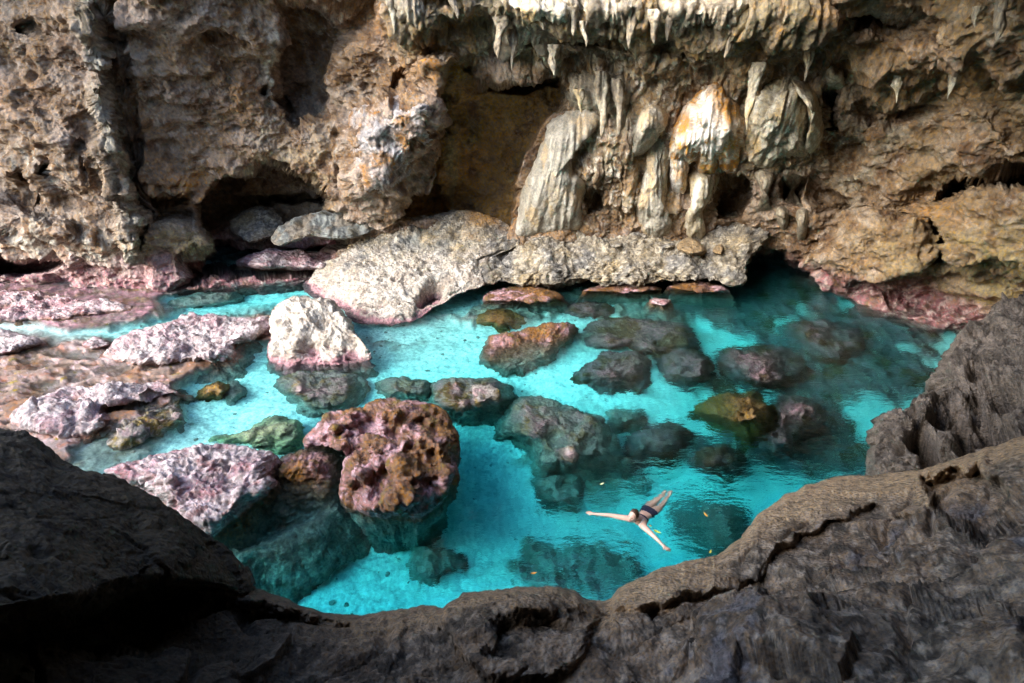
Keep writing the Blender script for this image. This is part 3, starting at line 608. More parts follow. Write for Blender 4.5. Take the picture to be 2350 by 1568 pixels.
    tag(o, label, cat, group, kind or 'thing')
    return o
G1 = 'rocks standing out of the pool'; G2 = 'rocks lying under the water'; G3 = 'pale outcrops on the shallow shelf'
rock('white_boulder', [(621,711),(671,690),(736,682),(776,696),(798,732),(814,762),(838,803),(839,824),(797,833),(730,835),(655,837),(617,816),(617,765)], 'white chalky boulder standing in the water at the foot of the long pale slope', 'boulder', 'white', group=G1,
     zpts=[(640,715,.85),(700,695,1.0),(760,715,.85),(650,760,.62),(720,750,.62),(790,770,.45),(620,815,.1),(700,800,.38),(780,800,.35),(835,815,.05),(730,835,.0)], back=0.8, h=0.95, dig=[(705,800,24,.35),(740,740,16,.2),(670,745,14,.16)], shoulder=0.15, seed=3, rough=1.2, flare=0.12)
rock('limestone_outcrop', [(243,816),(294,765),(403,740),(424,728),(483,723),(545,730),(613,728),(617,761),(545,786),(537,799),(533,824),(462,832),(361,837),(302,837)], 'long pitted white and pink outcrop on the shelf left of the white boulder', 'rock', 'whitepink', h=0.28, back=0.75, group=G3, seed=11, flare=0.5, rough=1.2)
rock('limestone_outcrop', [(34,942),(138,895),(210,883),(310,883),(357,874),(403,895),(399,904),(369,900),(294,900),(262,915),(245,945),(256,963),(210,1000),(147,1009),(101,988),(38,975)], 'pitted white outcrop with a curved dark hollow, beside the left dark foreground boulder', 'rock', 'whitepink', h=0.25, back=0.75, group=G3, seed=12, flare=0.5, rough=1.2, center=(190,935))
rock('limestone_outcrop', [(-120,660),(60,668),(150,685),(200,690),(290,700),(285,715),(200,722),(120,735),(-120,728)], 'low flat pink outcrop at the left edge in front of the wall foot', 'rock', 'pink', h=0.16, back=0.5, group=G3, seed=13, flare=0.5)
rock('limestone_outcrop', [(-80,765),(0,762),(60,768),(95,785),(60,800),(0,815),(-80,812)], 'small pale knobbly outcrop at the left edge on the brown shelf', 'rock', 'whitepink', h=0.24, back=0.7, group=G3, seed=14)
rock('limestone_outcrop', [(188,786),(225,776),(255,790),(235,800),(200,800)], 'smallest pink lump by the thin blue channel on the shelf', 'rock', 'pink', h=0.15, back=0.6, group=G3, seed=15)
rock('shelf_edge', [(400,895),(420,925),(425,955),(395,985),(340,1005),(280,1030),(252,1010),(262,965),(256,930),(300,905),(360,905)], 'brown and grey stepped edge of the shelf right of the hollowed outcrop', 'rock', 'mixed', h=0.03, zb=-0.3, back=0.6, seed=16, rough=1.4, group=G3)
rock('pink_boulder', [(240,1080),(330,1050),(420,1030),(510,1020),(560,1025),(620,1034),(632,1055),(630,1095),(637,1110),(615,1137),(570,1170),(525,1205),(490,1232),(450,1225),(380,1160),(300,1110)], 'large pitted pink and white boulder rising behind the dark left foreground', 'boulder', 'pink', h=0.62, back=0.7, group=G1, seed=21, rough=0.8, pits=1.7, lump=0.08, flare=0.2, shoulder=0.3)
rock('pink_boulder', [(510,1240),(560,1180),(640,1112),(632,1058),(700,1032),(760,1048),(785,1080),(778,1130),(768,1172),(700,1212),(620,1245),(555,1268)], 'half sunken rock with a bright pink knob between the two large boulders', 'boulder', 'redbrown', h=0.3, zb=-0.6, back=0.5, group=G1, seed=22, zpts=[(690,1065,.34),(740,1080,.15),(650,1090,.1),(700,1110,-.02),(640,1150,-.35),(760,1130,-.2),(560,1200,-.9),(650,1220,-1.0),(740,1190,-.8)], flare=0.35)
rock('heart_boulder', [(694,1009),(721,979),(754,946),(826,929),(893,916),(952,921),(1015,942),(1040,979),(1057,1021),(1048,1059),(1054,1088),(1048,1114),(1015,1151),(973,1181),(931,1183),(868,1185),(817,1168),(780,1139),(784,1101),(790,1059),(822,1024),(796,1003),(754,1003),(708,1021)], 'largest red brown and pink boulder standing in the middle of the turquoise pool', 'boulder', 'redbrown', h=0.55, back=0.6, center=(905,1045), group=G1, seed=23, rough=0.78, pits=1.2, lump=0.24, flare=-0.22, shoulder=0.3)
rock('pool_rock', [(1094,824),(1111,799),(1128,774),(1183,761),(1246,744),(1313,740),(1329,757),(1313,782),(1287,799),(1254,833),(1204,854),(1162,858),(1115,841)], 'red and green weedy rock breaking the surface below the ledge', 'rock', 'redbrown', h=0.12, zb=-0.85, back=0.9, group=G2, seed=24, zpts=[(1290,752,.14),(1240,765,.06),(1180,790,-.05),(1130,815,-.15),(1200,835,-.35),(1270,790,-.1)], rough=1.2, flare=.1)
UW = [
 ([(630,872),(700,850),(760,850),(812,868),(815,905),(780,930),(720,938),(690,915),(640,900)], 'mixed', -0.12, 'rounded grey brown rock under water just below the white boulder'),
 ([(990,880),(1030,870),(1080,872),(1150,872),(1178,905),(1170,925),(1120,945),(1060,948),(1010,940),(985,905)], 'mixed', -0.02, 'grey rock with brown weed lying above the heart shaped boulder'),
 ([(1150,985),(1160,940),(1200,910),(1260,915),(1330,945),(1390,985),(1412,1030),(1420,1058),(1330,1082),(1240,1080),(1215,1025),(1170,1000)], 'mixed', -0.22, 'big drowned rock with yellow brown weed right of the heart shaped boulder'),
 ([(1325,866),(1380,816),(1455,807),(1489,833),(1455,883),(1397,887)], 'purple', -0.3, 'purple grey drowned rock in the pale channel below the ledge'),
 ([(1590,946),(1655,908),(1693,898),(1743,900),(1764,925),(1789,933),(1777,988),(1722,1007),(1672,984),(1630,967)], 'brown', -0.03, 'flat mustard brown rock just under the surface in the right of the pool'),
 ([(1785,908),(1873,920),(1884,960),(1850,990),(1785,1040),(1740,1020),(1775,990)], 'purple', -0.3, 'dark drowned rock touching the flat brown one on its right'),
 ([(1660,800),(1714,792),(1790,795),(1840,830),(1855,860),(1810,885),(1740,890),(1690,870),(1650,850)], 'purple', -0.22, 'dark drowned rock behind the flat brown one'),
 ([(1800,745),(1880,735),(1960,750),(1985,790),(1940,835),(1880,830),(1840,790)], 'purple', -0.45, 'dim drowned rock near the pink foot of the right wall'),
 ([(1440,1005),(1510,970),(1570,980),(1585,1002),(1540,1040),(1460,1048)], 'purple', -0.8, 'round dark drowned rock above the swimmer'),
 ([(1588,1050),(1640,1025),(1690,1040),(1685,1075),(1620,1088)], 'purple', -0.7, 'small maroon drowned rock below the flat brown one'),
 ([(1395,945),(1425,937),(1468,942),(1470,965),(1430,980),(1398,970)], 'grey', -0.9, 'small blurred blue grey rock alone on the pale sand'),
 ([(1240,1095),(1300,1082),(1335,1110),(1330,1150),(1270,1162),(1232,1130)], 'grey', -1.3, 'deep teal rock left of the swimmer'),
 ([(1600,1165),(1650,1150),(1700,1180),(1700,1235),(1650,1275),(1605,1240)], 'grey', -1.2, 'deep dark rock right of the swimmer beside the foreground'),
 ([(945,1295),(960,1265),(985,1255),(1010,1268),(1030,1272),(1052,1280),(1052,1292),(1010,1310),(985,1328),(960,1322)], 'grey', -1.45, 'small dark rock alone on the bright bed in front'),
 ([(490,1000),(560,992),(600,962),(660,955),(692,972),(690,1010),(640,1036),(580,1022),(500,1010)], 'green', -0.15, 'pale green mossy rock under shallow water above the pink boulder'),
 ([(453,905),(478,880),(515,880),(532,892),(503,916),(462,914)], 'brown', -0.04, 'little brown weedy rock in the shallow channel'),
 ([(515,885),(545,868),(562,890),(555,915),(525,925)], 'grey', -0.3, 'little grey rock beside the brown weedy one'),
 ([(385,692),(430,677),(520,672),(547,680),(530,695),(450,705),(400,708)], 'grey', -0.35, 'long flat grey slab drowned in the far left channel'),
 ([(1088,737),(1120,715),(1170,712),(1203,735),(1160,752),(1120,745)], 'brown', -0.06, 'brown weedy rock near the dark water under the ledge'),
 ([(1330,775),(1380,730),(1500,735),(1580,755),(1592,800),(1530,830),(1440,800),(1360,800)], 'purple', -0.35, 'wide purple brown drowned rock below the right end of the ledge'),
 ([(1505,835),(1560,800),(1620,815),(1645,850),(1600,882),(1540,875)], 'purple', -0.35, 'dark purple drowned rock between the wide one and the flat brown one'),
 ([(870,880),(920,868),(985,878),(985,905),(930,915),(880,905)], 'mixed', -0.25, 'low grey rock under water above the left lobe of the heart shaped boulder'),
 ([(700,1250),(740,1205),(790,1190),(815,1215),(790,1250),(740,1270)], 'grey', -1.4, 'deep dark rock under the foot of the heart shaped boulder'),
 ([(1290,705),(1340,690),(1400,700),(1390,725),(1320,725)], 'purple', -0.2, 'small purple rock in the dark water close under the ledge'),
]
for i, (poly, st_, z_, lab) in enumerate(UW):
    zz = bed_z(np.array([np.mean([p[0] for p in poly])]), np.array([np.mean([p[1] for p in poly])]))[0]
    rock('drowned_rock', poly, lab, 'rock', st_, h=z_, zb=zz*0.8+z_*0.2, back=0.55, depth=0.7, seed=60+i*3, group=G2, shoulder=0.62, step=3.6, flare=0.3, lump=0.16, rough=1.25)

def blockcol(P):
    P32 = P.astype(F32); n1 = fbm(P32, 1.6, 4, 620, .6); n2 = fbm(P32, 4, 4, 625, .65); col = np.zeros(P.shape)+np.array([0.28, 0.225, 0.19])
    for m, c in ((sst(0, .4, n2), (0.40, 0.35, 0.32)), (sst(0, .4, n1), (0.27, 0.145, 0.06)), (sst(.15, .5, -n2), (0.11, 0.08, 0.06)), (.6*sst(.1, .4, -n1), (0.26, 0.26, 0.27))): col = col*(1-m[..., None])+np.array(c)*m[..., None]
    return col
def slopecol(P, qx, qy):
    c = palette(P, qx, qy, 'white', 520); l = palette(P, qx, qy, 'ledge', 530); g = palette(P, qx, qy, 'grey', 540)
    P32 = P.astype(F32); n = fbm(P32, 1.5, 4, 545, .6)
    m = sst(620, 560, qy+60*n)[..., None]; c = 0.86*c*(1-m)+l*m
    m = (0.9*np.exp(-(((qx-960)/110)**2+((qy-550)/28)**2))*sst(-0.4, 0.2, n))[..., None]; c = c*(1-m)+g*0.6*m
    m = (sst(1050, 1100, qx)*sst(540, 500, qy+30*n))[..., None]; c = c*(1-m)+np.array([0.40, 0.23, 0.09])*m
    return c
# ------------------------------------------------------------------ the pale slope, the ledge, the grotto shelf
rock('pale_slope', [(728,615),(745,600),(775,592),(800,568),(830,545),(878,516),(920,498),(1000,495),(1080,485),(1175,520),(1190,560),(1130,590),(1104,620),(1108,655),(1060,672),(1000,703),(950,738),(900,748),(820,748),(800,740),(785,712),(765,712),(735,702),(700,676),(712,640)], 'long pale rock slope running from under the hanging block down to the water', 'rock slope', 'ledge', center=(930,620), mat=M_ROCK,
     ypts=[(735,605,15.2),(700,665,14.9),(760,700,13.6),(820,748,12.4),(940,742,12.5),(1060,672,13.5),(1105,640,13.9),(1150,580,14.8),(1180,530,15.5),(1080,488,15.7),(1000,495,15.7),(878,516,15.5),(900,580,14.8),(900,650,13.7),(1000,620,14.2),(1000,560,15.0),(800,640,14.2),(830,580,15.0)], seed=35, rough=0.9, pits=1.2, depth=2.0, shoulder=0.6,
     colfn=lambda P, qx, qy: slopecol(P, qx, qy), dig=[(995,668,24,.9),(970,690,14,.5)])
rock('rock_ledge', [(1092,622),(1130,585),(1180,545),(1250,530),(1400,518),(1500,512),(1600,520),(1690,500),(1740,505),(1765,520),(1750,560),(1718,590),(1706,615),(1712,640),(1690,655),(1640,645),(1600,640),(1500,648),(1400,655),(1350,640),(1320,640),(1290,650),(1240,650),(1190,655),(1150,645),(1108,652)], 'long rough horizontal ledge overhanging the dark back water', 'rock ledge', 'ledge', center=(1420,590), mat=M_ROCK,
     ypts=[(1108,650,14.0),(1250,650,14.15),(1400,652,14.2),(1550,648,14.2),(1700,650,14.1),(1100,610,14.2),(1250,590,14.4),(1400,590,14.45),(1550,590,14.4),(1700,600,14.3),(1150,570,15.1),(1250,555,15.3),(1400,550,15.4),(1550,550,15.3),(1700,540,15.0),(1250,530,15.9),(1400,518,16.1),(1600,520,15.9),(1750,510,15.6)], seed=36, rough=1.5, pits=1.8, depth=2.2, flare=0.0, shoulder=0.5, step=3.2)
rock('grotto_shelf', [(620,548),(640,520),(680,500),(760,480),(850,478),(905,488),(915,500),(870,520),(825,540),(770,548),(715,540),(680,550),(640,563)], 'grey fluted flowstone shelf jutting out at the mouth of the left grotto', 'flowstone', 'grey', colfn=lambda P, a, b: 0.62*palette(P, a, b, 'grey', 700)*(P[..., 2:3] > -9), center=(760,515), mat=M_CALC, ypts=[(620,550,14.9),(640,520,15.2),(760,480,15.8),(850,480,15.7),(910,495,15.5),(825,540,14.9),(720,545,14.8),(760,515,15.1)], seed=37, rough=0.5, pits=0.2, flute=1.0, depth=1.2, amp=.8, step=2.4)
rock('grotto_rock', [(533,520),(545,492),(580,480),(620,482),(645,500),(640,530),(600,550),(560,550)], 'knobbly tan rock inside the left grotto', 'rock', 'ledge', colfn=lambda P, a, b: 0.75*palette(P, a, b, 'ledge', 710), ypts=[(533,520,16.6),(580,480,17.0),(645,500,17),(600,550,16.2),(590,515,16.4)], seed=38, depth=1.0)
rock('grotto_rock', [(545,598),(600,578),(680,572),(745,580),(785,600),(760,618),(650,616),(570,614)], 'low magenta stained rock at the waterline at the back of the left grotto', 'rock', 'pink', h=0.55, back=0.8, seed=39)
for i, (poly, lab) in enumerate([([(1110,692),(1128,668),(1200,655),(1270,665),(1292,690),(1200,694)], 'pink encrusted rock at the waterline under the left end of the ledge'), ([(1335,668),(1400,652),(1505,655),(1510,668),(1420,672)], 'narrow pink rock at the waterline under the middle of the ledge'), ([(1530,660),(1590,645),(1640,650),(1672,668),(1600,674)], 'pink rock at the waterline under the right end of the ledge'), ([(1490,690),(1510,684),(1538,690),(1530,700),(1500,700)], 'tiny pale pink rock poking out of the dark water before the ledge')]):
    rock('waterline_rock', poly, lab, 'rock', 'redbrown' if i < 3 else 'pink', h=0.3 if i < 3 else 0.12, back=0.7, seed=140+i*3, group='pink rocks at the waterline under the ledge', rough=0.8)  # darker redbrown on the first three paints the shadow under the ledge
for i, (poly, st_, lab, hh) in enumerate([
 ([(1425,515),(1440,503),(1462,505),(1466,518),(1445,525)], 'ledge', 'small tan stone on the ledge left of the slender calcite column', .22),
 ([(1395,560),(1410,548),(1430,552),(1428,566),(1405,568)], 'ledge', 'small tan stone on the front of the ledge', .18),
 ([(1370,528),(1385,518),(1402,522),(1398,534)], 'ledge', 'smallest stone at the back of the ledge beside the grey flowstone', .18),
 ([(1552,572),(1565,552),(1582,543),(1605,556),(1622,578),(1590,586)], 'ochre', 'large ochre stone like a low pyramid on the ledge', .34),
 ([(1500,560),(1520,550),(1548,556),(1545,568),(1515,572)], 'ledge', 'flat tan stone on the ledge left of the ochre pyramid stone', .16),
 ([(1634,580),(1640,566),(1655,560),(1662,570),(1655,584)], 'ochre', 'small upright reddish stone near the right end of the ledge', .26)]):
    zt = 1.0+0.2*i/6; zt = {0:1.5,1:1.3,2:1.55,3:1.2,4:1.3,5:1.15}[i]
    rock('loose_stone', poly, lab, 'stone', 'ledge' if st_ == 'ledge' else 'ledge', h=zt+hh, zb=zt, back=0.8, depth=0.5, seed=160+i, group='loose stones on the ledge', rough=0.4, amp=.5, step=2.2, colfn=(lambda P, a, b: np.zeros(P.shape)+np.array([0.27, 0.19, 0.105])*(1+0.3*fbm(P.astype(F32), 6, 3, 5))[..., None]) if st_ == 'ochre' else None)
# ------------------------------------------------------------------ calcite that grows on the wall
def calc(kind):
    def f(P, qx, qy):
        P32 = P.astype(F32); n1 = fbm(P32, (1.5, 1.2, 0.6), 4, 600, 0.6); nv = fbm(P32, (7, 5, 0.8), 4, 605, 0.6); n3 = fbm(P32, 7, 3, 608, 0.7)
        base = {'grey': (0.31, 0.28, 0.225), 'orange': (0.66, 0.54, 0.40), 'cream': (0.40, 0.345, 0.25), 'dark': (0.22, 0.175, 0.12)}[kind]
        col = np.zeros(P.shape)+np.array(base)
        L = {'grey': [(sst(0, .5, nv), (0.40, 0.37, 0.31)), (.7*sst(.05, .5, -nv), (0.24, 0.22, 0.17)), (.75*sst(.0, .4, n1), (0.42, 0.31, 0.18))],
             'orange': [(sst(0.05, .3, n1+.5*nv), (0.80, 0.75, 0.68)), (sst(-0.05, .25, -n1+.4*n3), (0.55, 0.27, 0.06)), (.8*sst(.25, .5, -nv), (0.33, 0.19, 0.08))],
             'cream': [(sst(0.05, .45, nv), (0.58, 0.53, 0.43)), (.8*sst(.05, .45, -nv), (0.27, 0.23, 0.15)), (.7*sst(.0, .4, n1), (0.47, 0.33, 0.16))],
             'dark': [(sst(0, .4, nv), (0.36, 0.32, 0.24)), (.8*sst(.0, .4, -nv), (0.13, 0.11, 0.08))]}[kind]
        for m, cc in L: col = col*(1-m[..., None])+np.array(cc)*m[..., None]
        if kind == 'orange':
            for bx, by, r_, q_ in ((1565,285,34,1.3),(1672,250,34,1.4),(1690,330,26,1.2),(1560,400,16,1),(1655,205,26,1.5),(1600,240,18,.9)):
                m = np.clip(q_*np.exp(-((qx-bx)**2+(qy-by)**2)/r_**2)*sst(-.5, .1, nv+.5*n3), 0, 1)[..., None]; col = col*(1-m)+np.array([0.42, 0.22, 0.075])*m
        return col*(1+0.15*n3)[..., None]
    return f
def drape(name, poly, label, kind, Y, cat='flowstone', group='calcite draperies on the back wall', **kw):
    a = dict(bulge=0.7, rough=0.6, pits=0.08, flute=1.0, depth=1.0, flare=0.0, shoulder=1.6, amp=0.8, step=3.0, mat=M_CALC, colfn=calc(kind)); a.update(kw)
    rock(name, poly, label, cat, 'grey', group=group or None, **a)
drape('flowstone_column', [(1258,278),(1285,258),(1335,250),(1378,252),(1372,285),(1340,312),(1318,325),(1312,355),(1322,400),(1345,425),(1335,470),(1335,522),(1290,532),(1240,538),(1178,538),(1184,470),(1210,410),(1240,340),(1256,300)], 'large smooth grey flowstone pouring down beside the dark brown recess', 'grey', [(1258,278,14.1),(1370,260,14.0),(1300,330,14.1),(1240,400,14.5),(1330,420,14.6),(1180,535,15.4),(1330,530,15.4),(1260,480,14.8)], seed=201, fan=(1340,60,26,.10), bulge=0.75, flute=0.5, shoulder=2.2, rough=.4, center=(1270,410))
drape('flowstone_bulb', [(1448,345),(1455,295),(1470,258),(1490,240),(1515,242),(1535,262),(1530,292),(1512,312),(1498,335),(1478,352),(1455,356)], 'rounded grey bulb of flowstone left of the orange drapery', 'grey', [(1448,345,13.9),(1500,240,13.8),(1535,280,13.8),(1490,300,13.4)], seed=202, fan=(1498,170,22,.08), bulge=0.75, flute=0.6, shoulder=3.0)
drape('flowstone_column', [(1498,325),(1528,318),(1538,360),(1532,420),(1528,480),(1545,535),(1500,548),(1468,525),(1460,480),(1472,425),(1482,365)], 'slender grey green calcite column reaching down to the ledge', 'grey', [(1510,320,13.8),(1535,420,14.2),(1475,430,14.2),(1500,545,15.1),(1500,430,13.9)], seed=203, fan=(1500,-400,130,.08), bulge=0.6, flute=0.9, shoulder=2.5)
drape('drapery', [(1532,345),(1545,290),(1572,240),(1612,205),(1650,188),(1668,212),(1692,240),(1712,295),(1706,350),(1690,392),(1662,392),(1650,370),(1640,396),(1606,396),(1596,370),(1580,380),(1560,372),(1540,376)], 'bright white and orange drapery, the brightest lump on the back wall', 'orange', [(1540,340,14.0),(1640,195,13.7),(1705,300,13.7),(1680,390,13.8),(1560,375,14.0),(1620,300,13.2),(1630,395,13.8)], seed=204, fan=(1652,90,22,.13), bulge=1.0, flute=1.0, shoulder=2.5, center=(1625,300))
drape('drapery', [(1540,350),(1560,338),(1580,350),(1580,395),(1572,440),(1555,446),(1540,436),(1535,395)], 'hanging white and orange tongue below the left side of the orange drapery', 'orange', [(1558,340,13.8),(1556,440,13.9),(1558,395,13.6),(1580,395,13.9)], seed=205, fan=(1560,-100,90,.07), bulge=0.55, flute=0.7, shoulder=2.5)
drape('drapery', [(1712,300),(1722,240),(1760,195),(1800,170),(1830,178),(1850,215),(1856,262),(1852,320),(1850,362),(1800,362),(1765,386),(1728,378),(1714,345)], 'wide pale grey fluted curtain right of the orange drapery', 'cream', [(1715,320,13.9),(1800,172,13.6),(1850,260,13.7),(1850,360,13.9),(1740,380,13.9),(1790,290,13.3)], seed=206, fan=(1850,40,30,.14), bulge=0.85, flute=1.3, shoulder=2.5, center=(1785,285))
drape('drapery', [(1815,180),(1850,190),(1878,222),(1892,270),(1888,320),(1868,352),(1846,350),(1856,305),(1854,262),(1842,225),(1822,205)], 'curved pale leaf of calcite on the right rim of the fluted curtain', 'cream', [(1820,185,13.5),(1860,220,13.2),(1880,270,13.1),(1870,340,13.4),(1850,300,13.4)], seed=207, bulge=1.25, flute=0.7, shoulder=2.5, center=(1866,262))
drape('flowstone_bulb', [(1893,165),(1912,150),(1932,158),(1940,195),(1928,222),(1912,232),(1898,212)], 'small tan bulb of calcite hanging right of the pale leaf', 'cream', [(1895,170,13.6),(1915,150,13.5),(1935,200,13.5),(1912,230,13.6),(1915,190,13.3)], seed=208, bulge=0.5, flute=0.4, shoulder=3)
drape('flowstone_column', [(1578,402),(1610,392),(1648,405),(1635,450),(1612,490),(1618,545),(1580,552),(1570,505),(1592,460)], 'cream calcite pillar joining the orange drapery to the ledge', 'cream', [(1610,395,14.0),(1640,420,14.1),(1600,460,14.1),(1598,550,15.1)], seed=209, fan=(1605,0,80,.08), bulge=0.6, flute=1.0, shoulder=2.5)
drape('drapery', [(1330,-25),(1478,-25),(1468,40),(1452,100),(1436,112),(1424,60),(1402,84),(1388,42),(1360,66),(1340,30)], 'broad fluted grey curtain hanging at the top edge above the slender column', 'dark', None, seed=221, fan=(1400,-400,40,.14), bulge=.5, flute=1.2)
drape('drapery', [(1515,-25),(1722,-25),(1702,34),(1674,84),(1656,42),(1612,72),(1592,42),(1548,96),(1528,60)], 'wide tan curtain with ragged lower points at the top edge above the orange drapery', 'dark', None, seed=222, fan=(1700,-300,40,.14), bulge=.5, flute=1.2)
drape('drapery', [(1130,60),(1180,30),(1270,50),(1286,90),(1270,165),(1246,112),(1216,96),(1182,128),(1146,140)], 'ragged grey fringe hanging over the top of the brown recess', 'dark', None, seed=223, fan=(1210,-300,40,.12), bulge=.45, flute=1.1)
drape('drapery', [(885,-25),(965,-25),(972,50),(945,92),(922,70),(905,84),(892,40)], 'dark fluted fringe at the top edge above the hanging block', 'dark', None, seed=224, fan=(920,-300,40,.12), bulge=.45, flute=1.1)
drape('drapery', [(1290,175),(1350,165),(1440,175),(1445,250),(1425,300),(1405,262),(1388,305),(1372,262),(1345,250),(1310,240)], 'brown ribbed drapery between the large smooth flowstone and the grey bulb', 'dark', None, seed=225, fan=(1380,-200,40,.12), bulge=.45, flute=1.1)
drape('drapery', [(1150,-20),(1250,-20),(1330,0),(1325,60),(1290,78),(1262,40),(1225,60),(1190,36),(1160,44)], 'pale crusted curtain at the top edge over the ragged grey fringe', 'cream', None, seed=226, fan=(1240,-300,40,.12), bulge=.4, flute=1.1)
drape('hanging_block', [(805,262),(815,242),(850,228),(900,218),(950,200),(985,212),(1012,240),(1004,330),(962,362),(942,420),(912,486),(860,472),(822,442),(808,385),(800,310)], 'knobbly pale mauve block hanging over the top of the long pale slope', 'cream', [(805,300,14.6),(850,230,14.5),(1010,240,14.7),(960,370,14.8),(910,480,14.9),(820,440,14.9),(880,330,13.7),(900,260,14.0)], cat='rock', group='', seed=210, bulge=.6, flute=0, pits=1.1, rough=1.0, shoulder=1.6, mat=M_WALL, amp=0.75,
      colfn=lambda P, a, b: blockcol(P), dig=[(955,335,14,.3)])
def stalactite(x0, y0, x1, y1, wpx, label, kind='cream', seed=0, off=0.35, name='stalactite', foot=0.0):
    Y = (wall_y(x0, y0)-off)*K
    A = at_y(np.array([x0*1.0]), np.array([y0*1.0]), Y)[0]; B = at_y(np.array([x1*1.0]), np.array([y1*1.0]), Y-0.05)[0]
    t_ = Y/dyf(y0); r0 = 1.0*wpx/FL*t_/2; R, C = 54, 30
    t = np.linspace(-0.12, 1, R); th = np.linspace(0, 2*np.pi, C, endpoint=False)
    if foot: pr = r0*(0.72+0.35*np.abs(2*t-1)**2+0.12*np.sin(t*9+seed))
    else: pr = r0*(np.clip(1-t, 0, 1)**(0.5+0.12*(seed % 4))*(1+0.22*np.sin(t*(5+seed % 5)+seed))); pr[t < 0] *= 1.0
    ax = A[None]*(1-t[:, None])+B[None]*t[:, None]
    wob = 0.25*r0*np.stack([np.sin(t*5+seed), np.cos(t*4.2+seed*2), 0*t], 1)*sst(0, .4, t)[:, None]
    ax = ax+wob
    D = np.stack([np.cos(th), np.sin(th)*1.25, 0*th], 1)
    P = ax[:, None]+D[None]*pr[:, None, None]
    P32 = (P+seed).astype(F32); n = 0.75*fbm(P32, (2.6/r0*.3, 2.6/r0*.3, 1.3), 4, 630+seed)+0.22*fbm(P32, (7, 7, 5), 3, 640, .6)
    P = P+D[None]*(n*pr[:, None])[..., None]; P[..., 2] += 0.02*n
    o = link(name, P, gridfaces(R, C, wrap=True, flip=True), M_CALC, col=np.clip(calc(kind)(P, 0, 0), .02, .85))
    tag(o, label, 'stalactite' if not foot else 'pillar', 'stalactites on the back wall' if not foot else 'short calcite pillars over the right cavity')
ST = [(1444,-20,1447,113,34,'longest grey green stalactite at the top edge above the grey bulb','dark'),(1503,30,1503,102,24,'stubby stalactite right of the longest one at the top','dark'),(1560,-20,1528,96,30,'slanting tan stalactite at the top edge','dark'),(1604,-20,1584,66,26,'tan stalactite at the top edge above the orange drapery','dark'),
 (1690,-10,1672,82,30,'grey stalactite at the top edge right of the tan pair','dark'),(1678,86,1663,135,20,'stubby stalactite under the rock band above the fluted curtain','dark'),(1410,-20,1405,60,30,'broad stalactite at the top edge left of the longest one','dark'),(1176,78,1177,165,20,'thin pointed stalactite at the upper left corner of the brown recess','dark'),
 (1150,45,1142,135,30,'broad grey stalactite above the upper left corner of the brown recess','dark'),(1270,110,1268,174,26,'small stalactite above the right corner of the brown recess','dark'),(1340,55,1344,108,18,'small stalactite midway along the top band','dark'),(895,-20,905,82,34,'fluted grey stalactite at the top edge over the hanging block','dark'),
 (1380,180,1384,315,28,'long brown stalactite left of the grey bulb','dark'),(1416,195,1424,312,24,'brown stalactite between the long brown one and the grey bulb','dark'),(1735,160,1714,300,24,'cream stalactite in the gap between orange drapery and fluted curtain','cream'),(2244,20,2233,64,18,'small stalactite in the upper right corner','dark'),
 (2305,-20,2284,94,26,'tall stalactite in the upper right corner','dark'),(2190,160,2175,228,16,'thin stalactite in the dark overhang on the right wall','dark'),(2058,180,2058,236,18,'short stalactite over the hollow of the right wall','cream'),(1856,125,1848,188,16,'thin stalactite above the pale curved leaf','dark'),(1330,210,1335,258,18,'short stalactite above the large smooth flowstone','cream'),
 (1240,-20,1245,70,26,'fluted stalactite at the top edge above the brown recess','dark'),(1040,-20,1048,45,28,'short thick stalactite at the top edge left of the brown recess','dark'),(1780,-20,1765,60,26,'grey stalactite at the top edge above the pale leaf','dark'),(1310,-20,1318,84,26,'ribbed stalactite at the top edge above the large smooth flowstone','dark')]
for i, a in enumerate(ST): stalactite(*a[:6], kind=a[6], seed=i)
for i, (poly, lab) in enumerate([([(1730,392),(1778,395),(1768,430),(1758,452),(1772,480),(1738,483),(1748,450),(1740,425)],'left tan pillar in the cavity under the fluted curtain'),([(1798,388),(1838,392),(1834,425),(1824,445),(1840,472),(1798,476),(1808,440),(1799,415)],'middle pillar between the two dark openings under the curtain'),([(1824,468),(1850,466),(1858,500),(1851,555),(1830,562),(1828,520)],'slender lilac pillar standing right of the cavity'),([(1780,478),(1806,474),(1812,510),(1800,532),(1784,515)],'shortest knobbly pillar under the curtain')]):
    drape('calcite_pillar', poly, lab, 'dark', None, cat='pillar', group='short calcite pillars over the right cavity', seed=250+i, bulge=.5, flute=.7, shoulder=2, step=2.2)
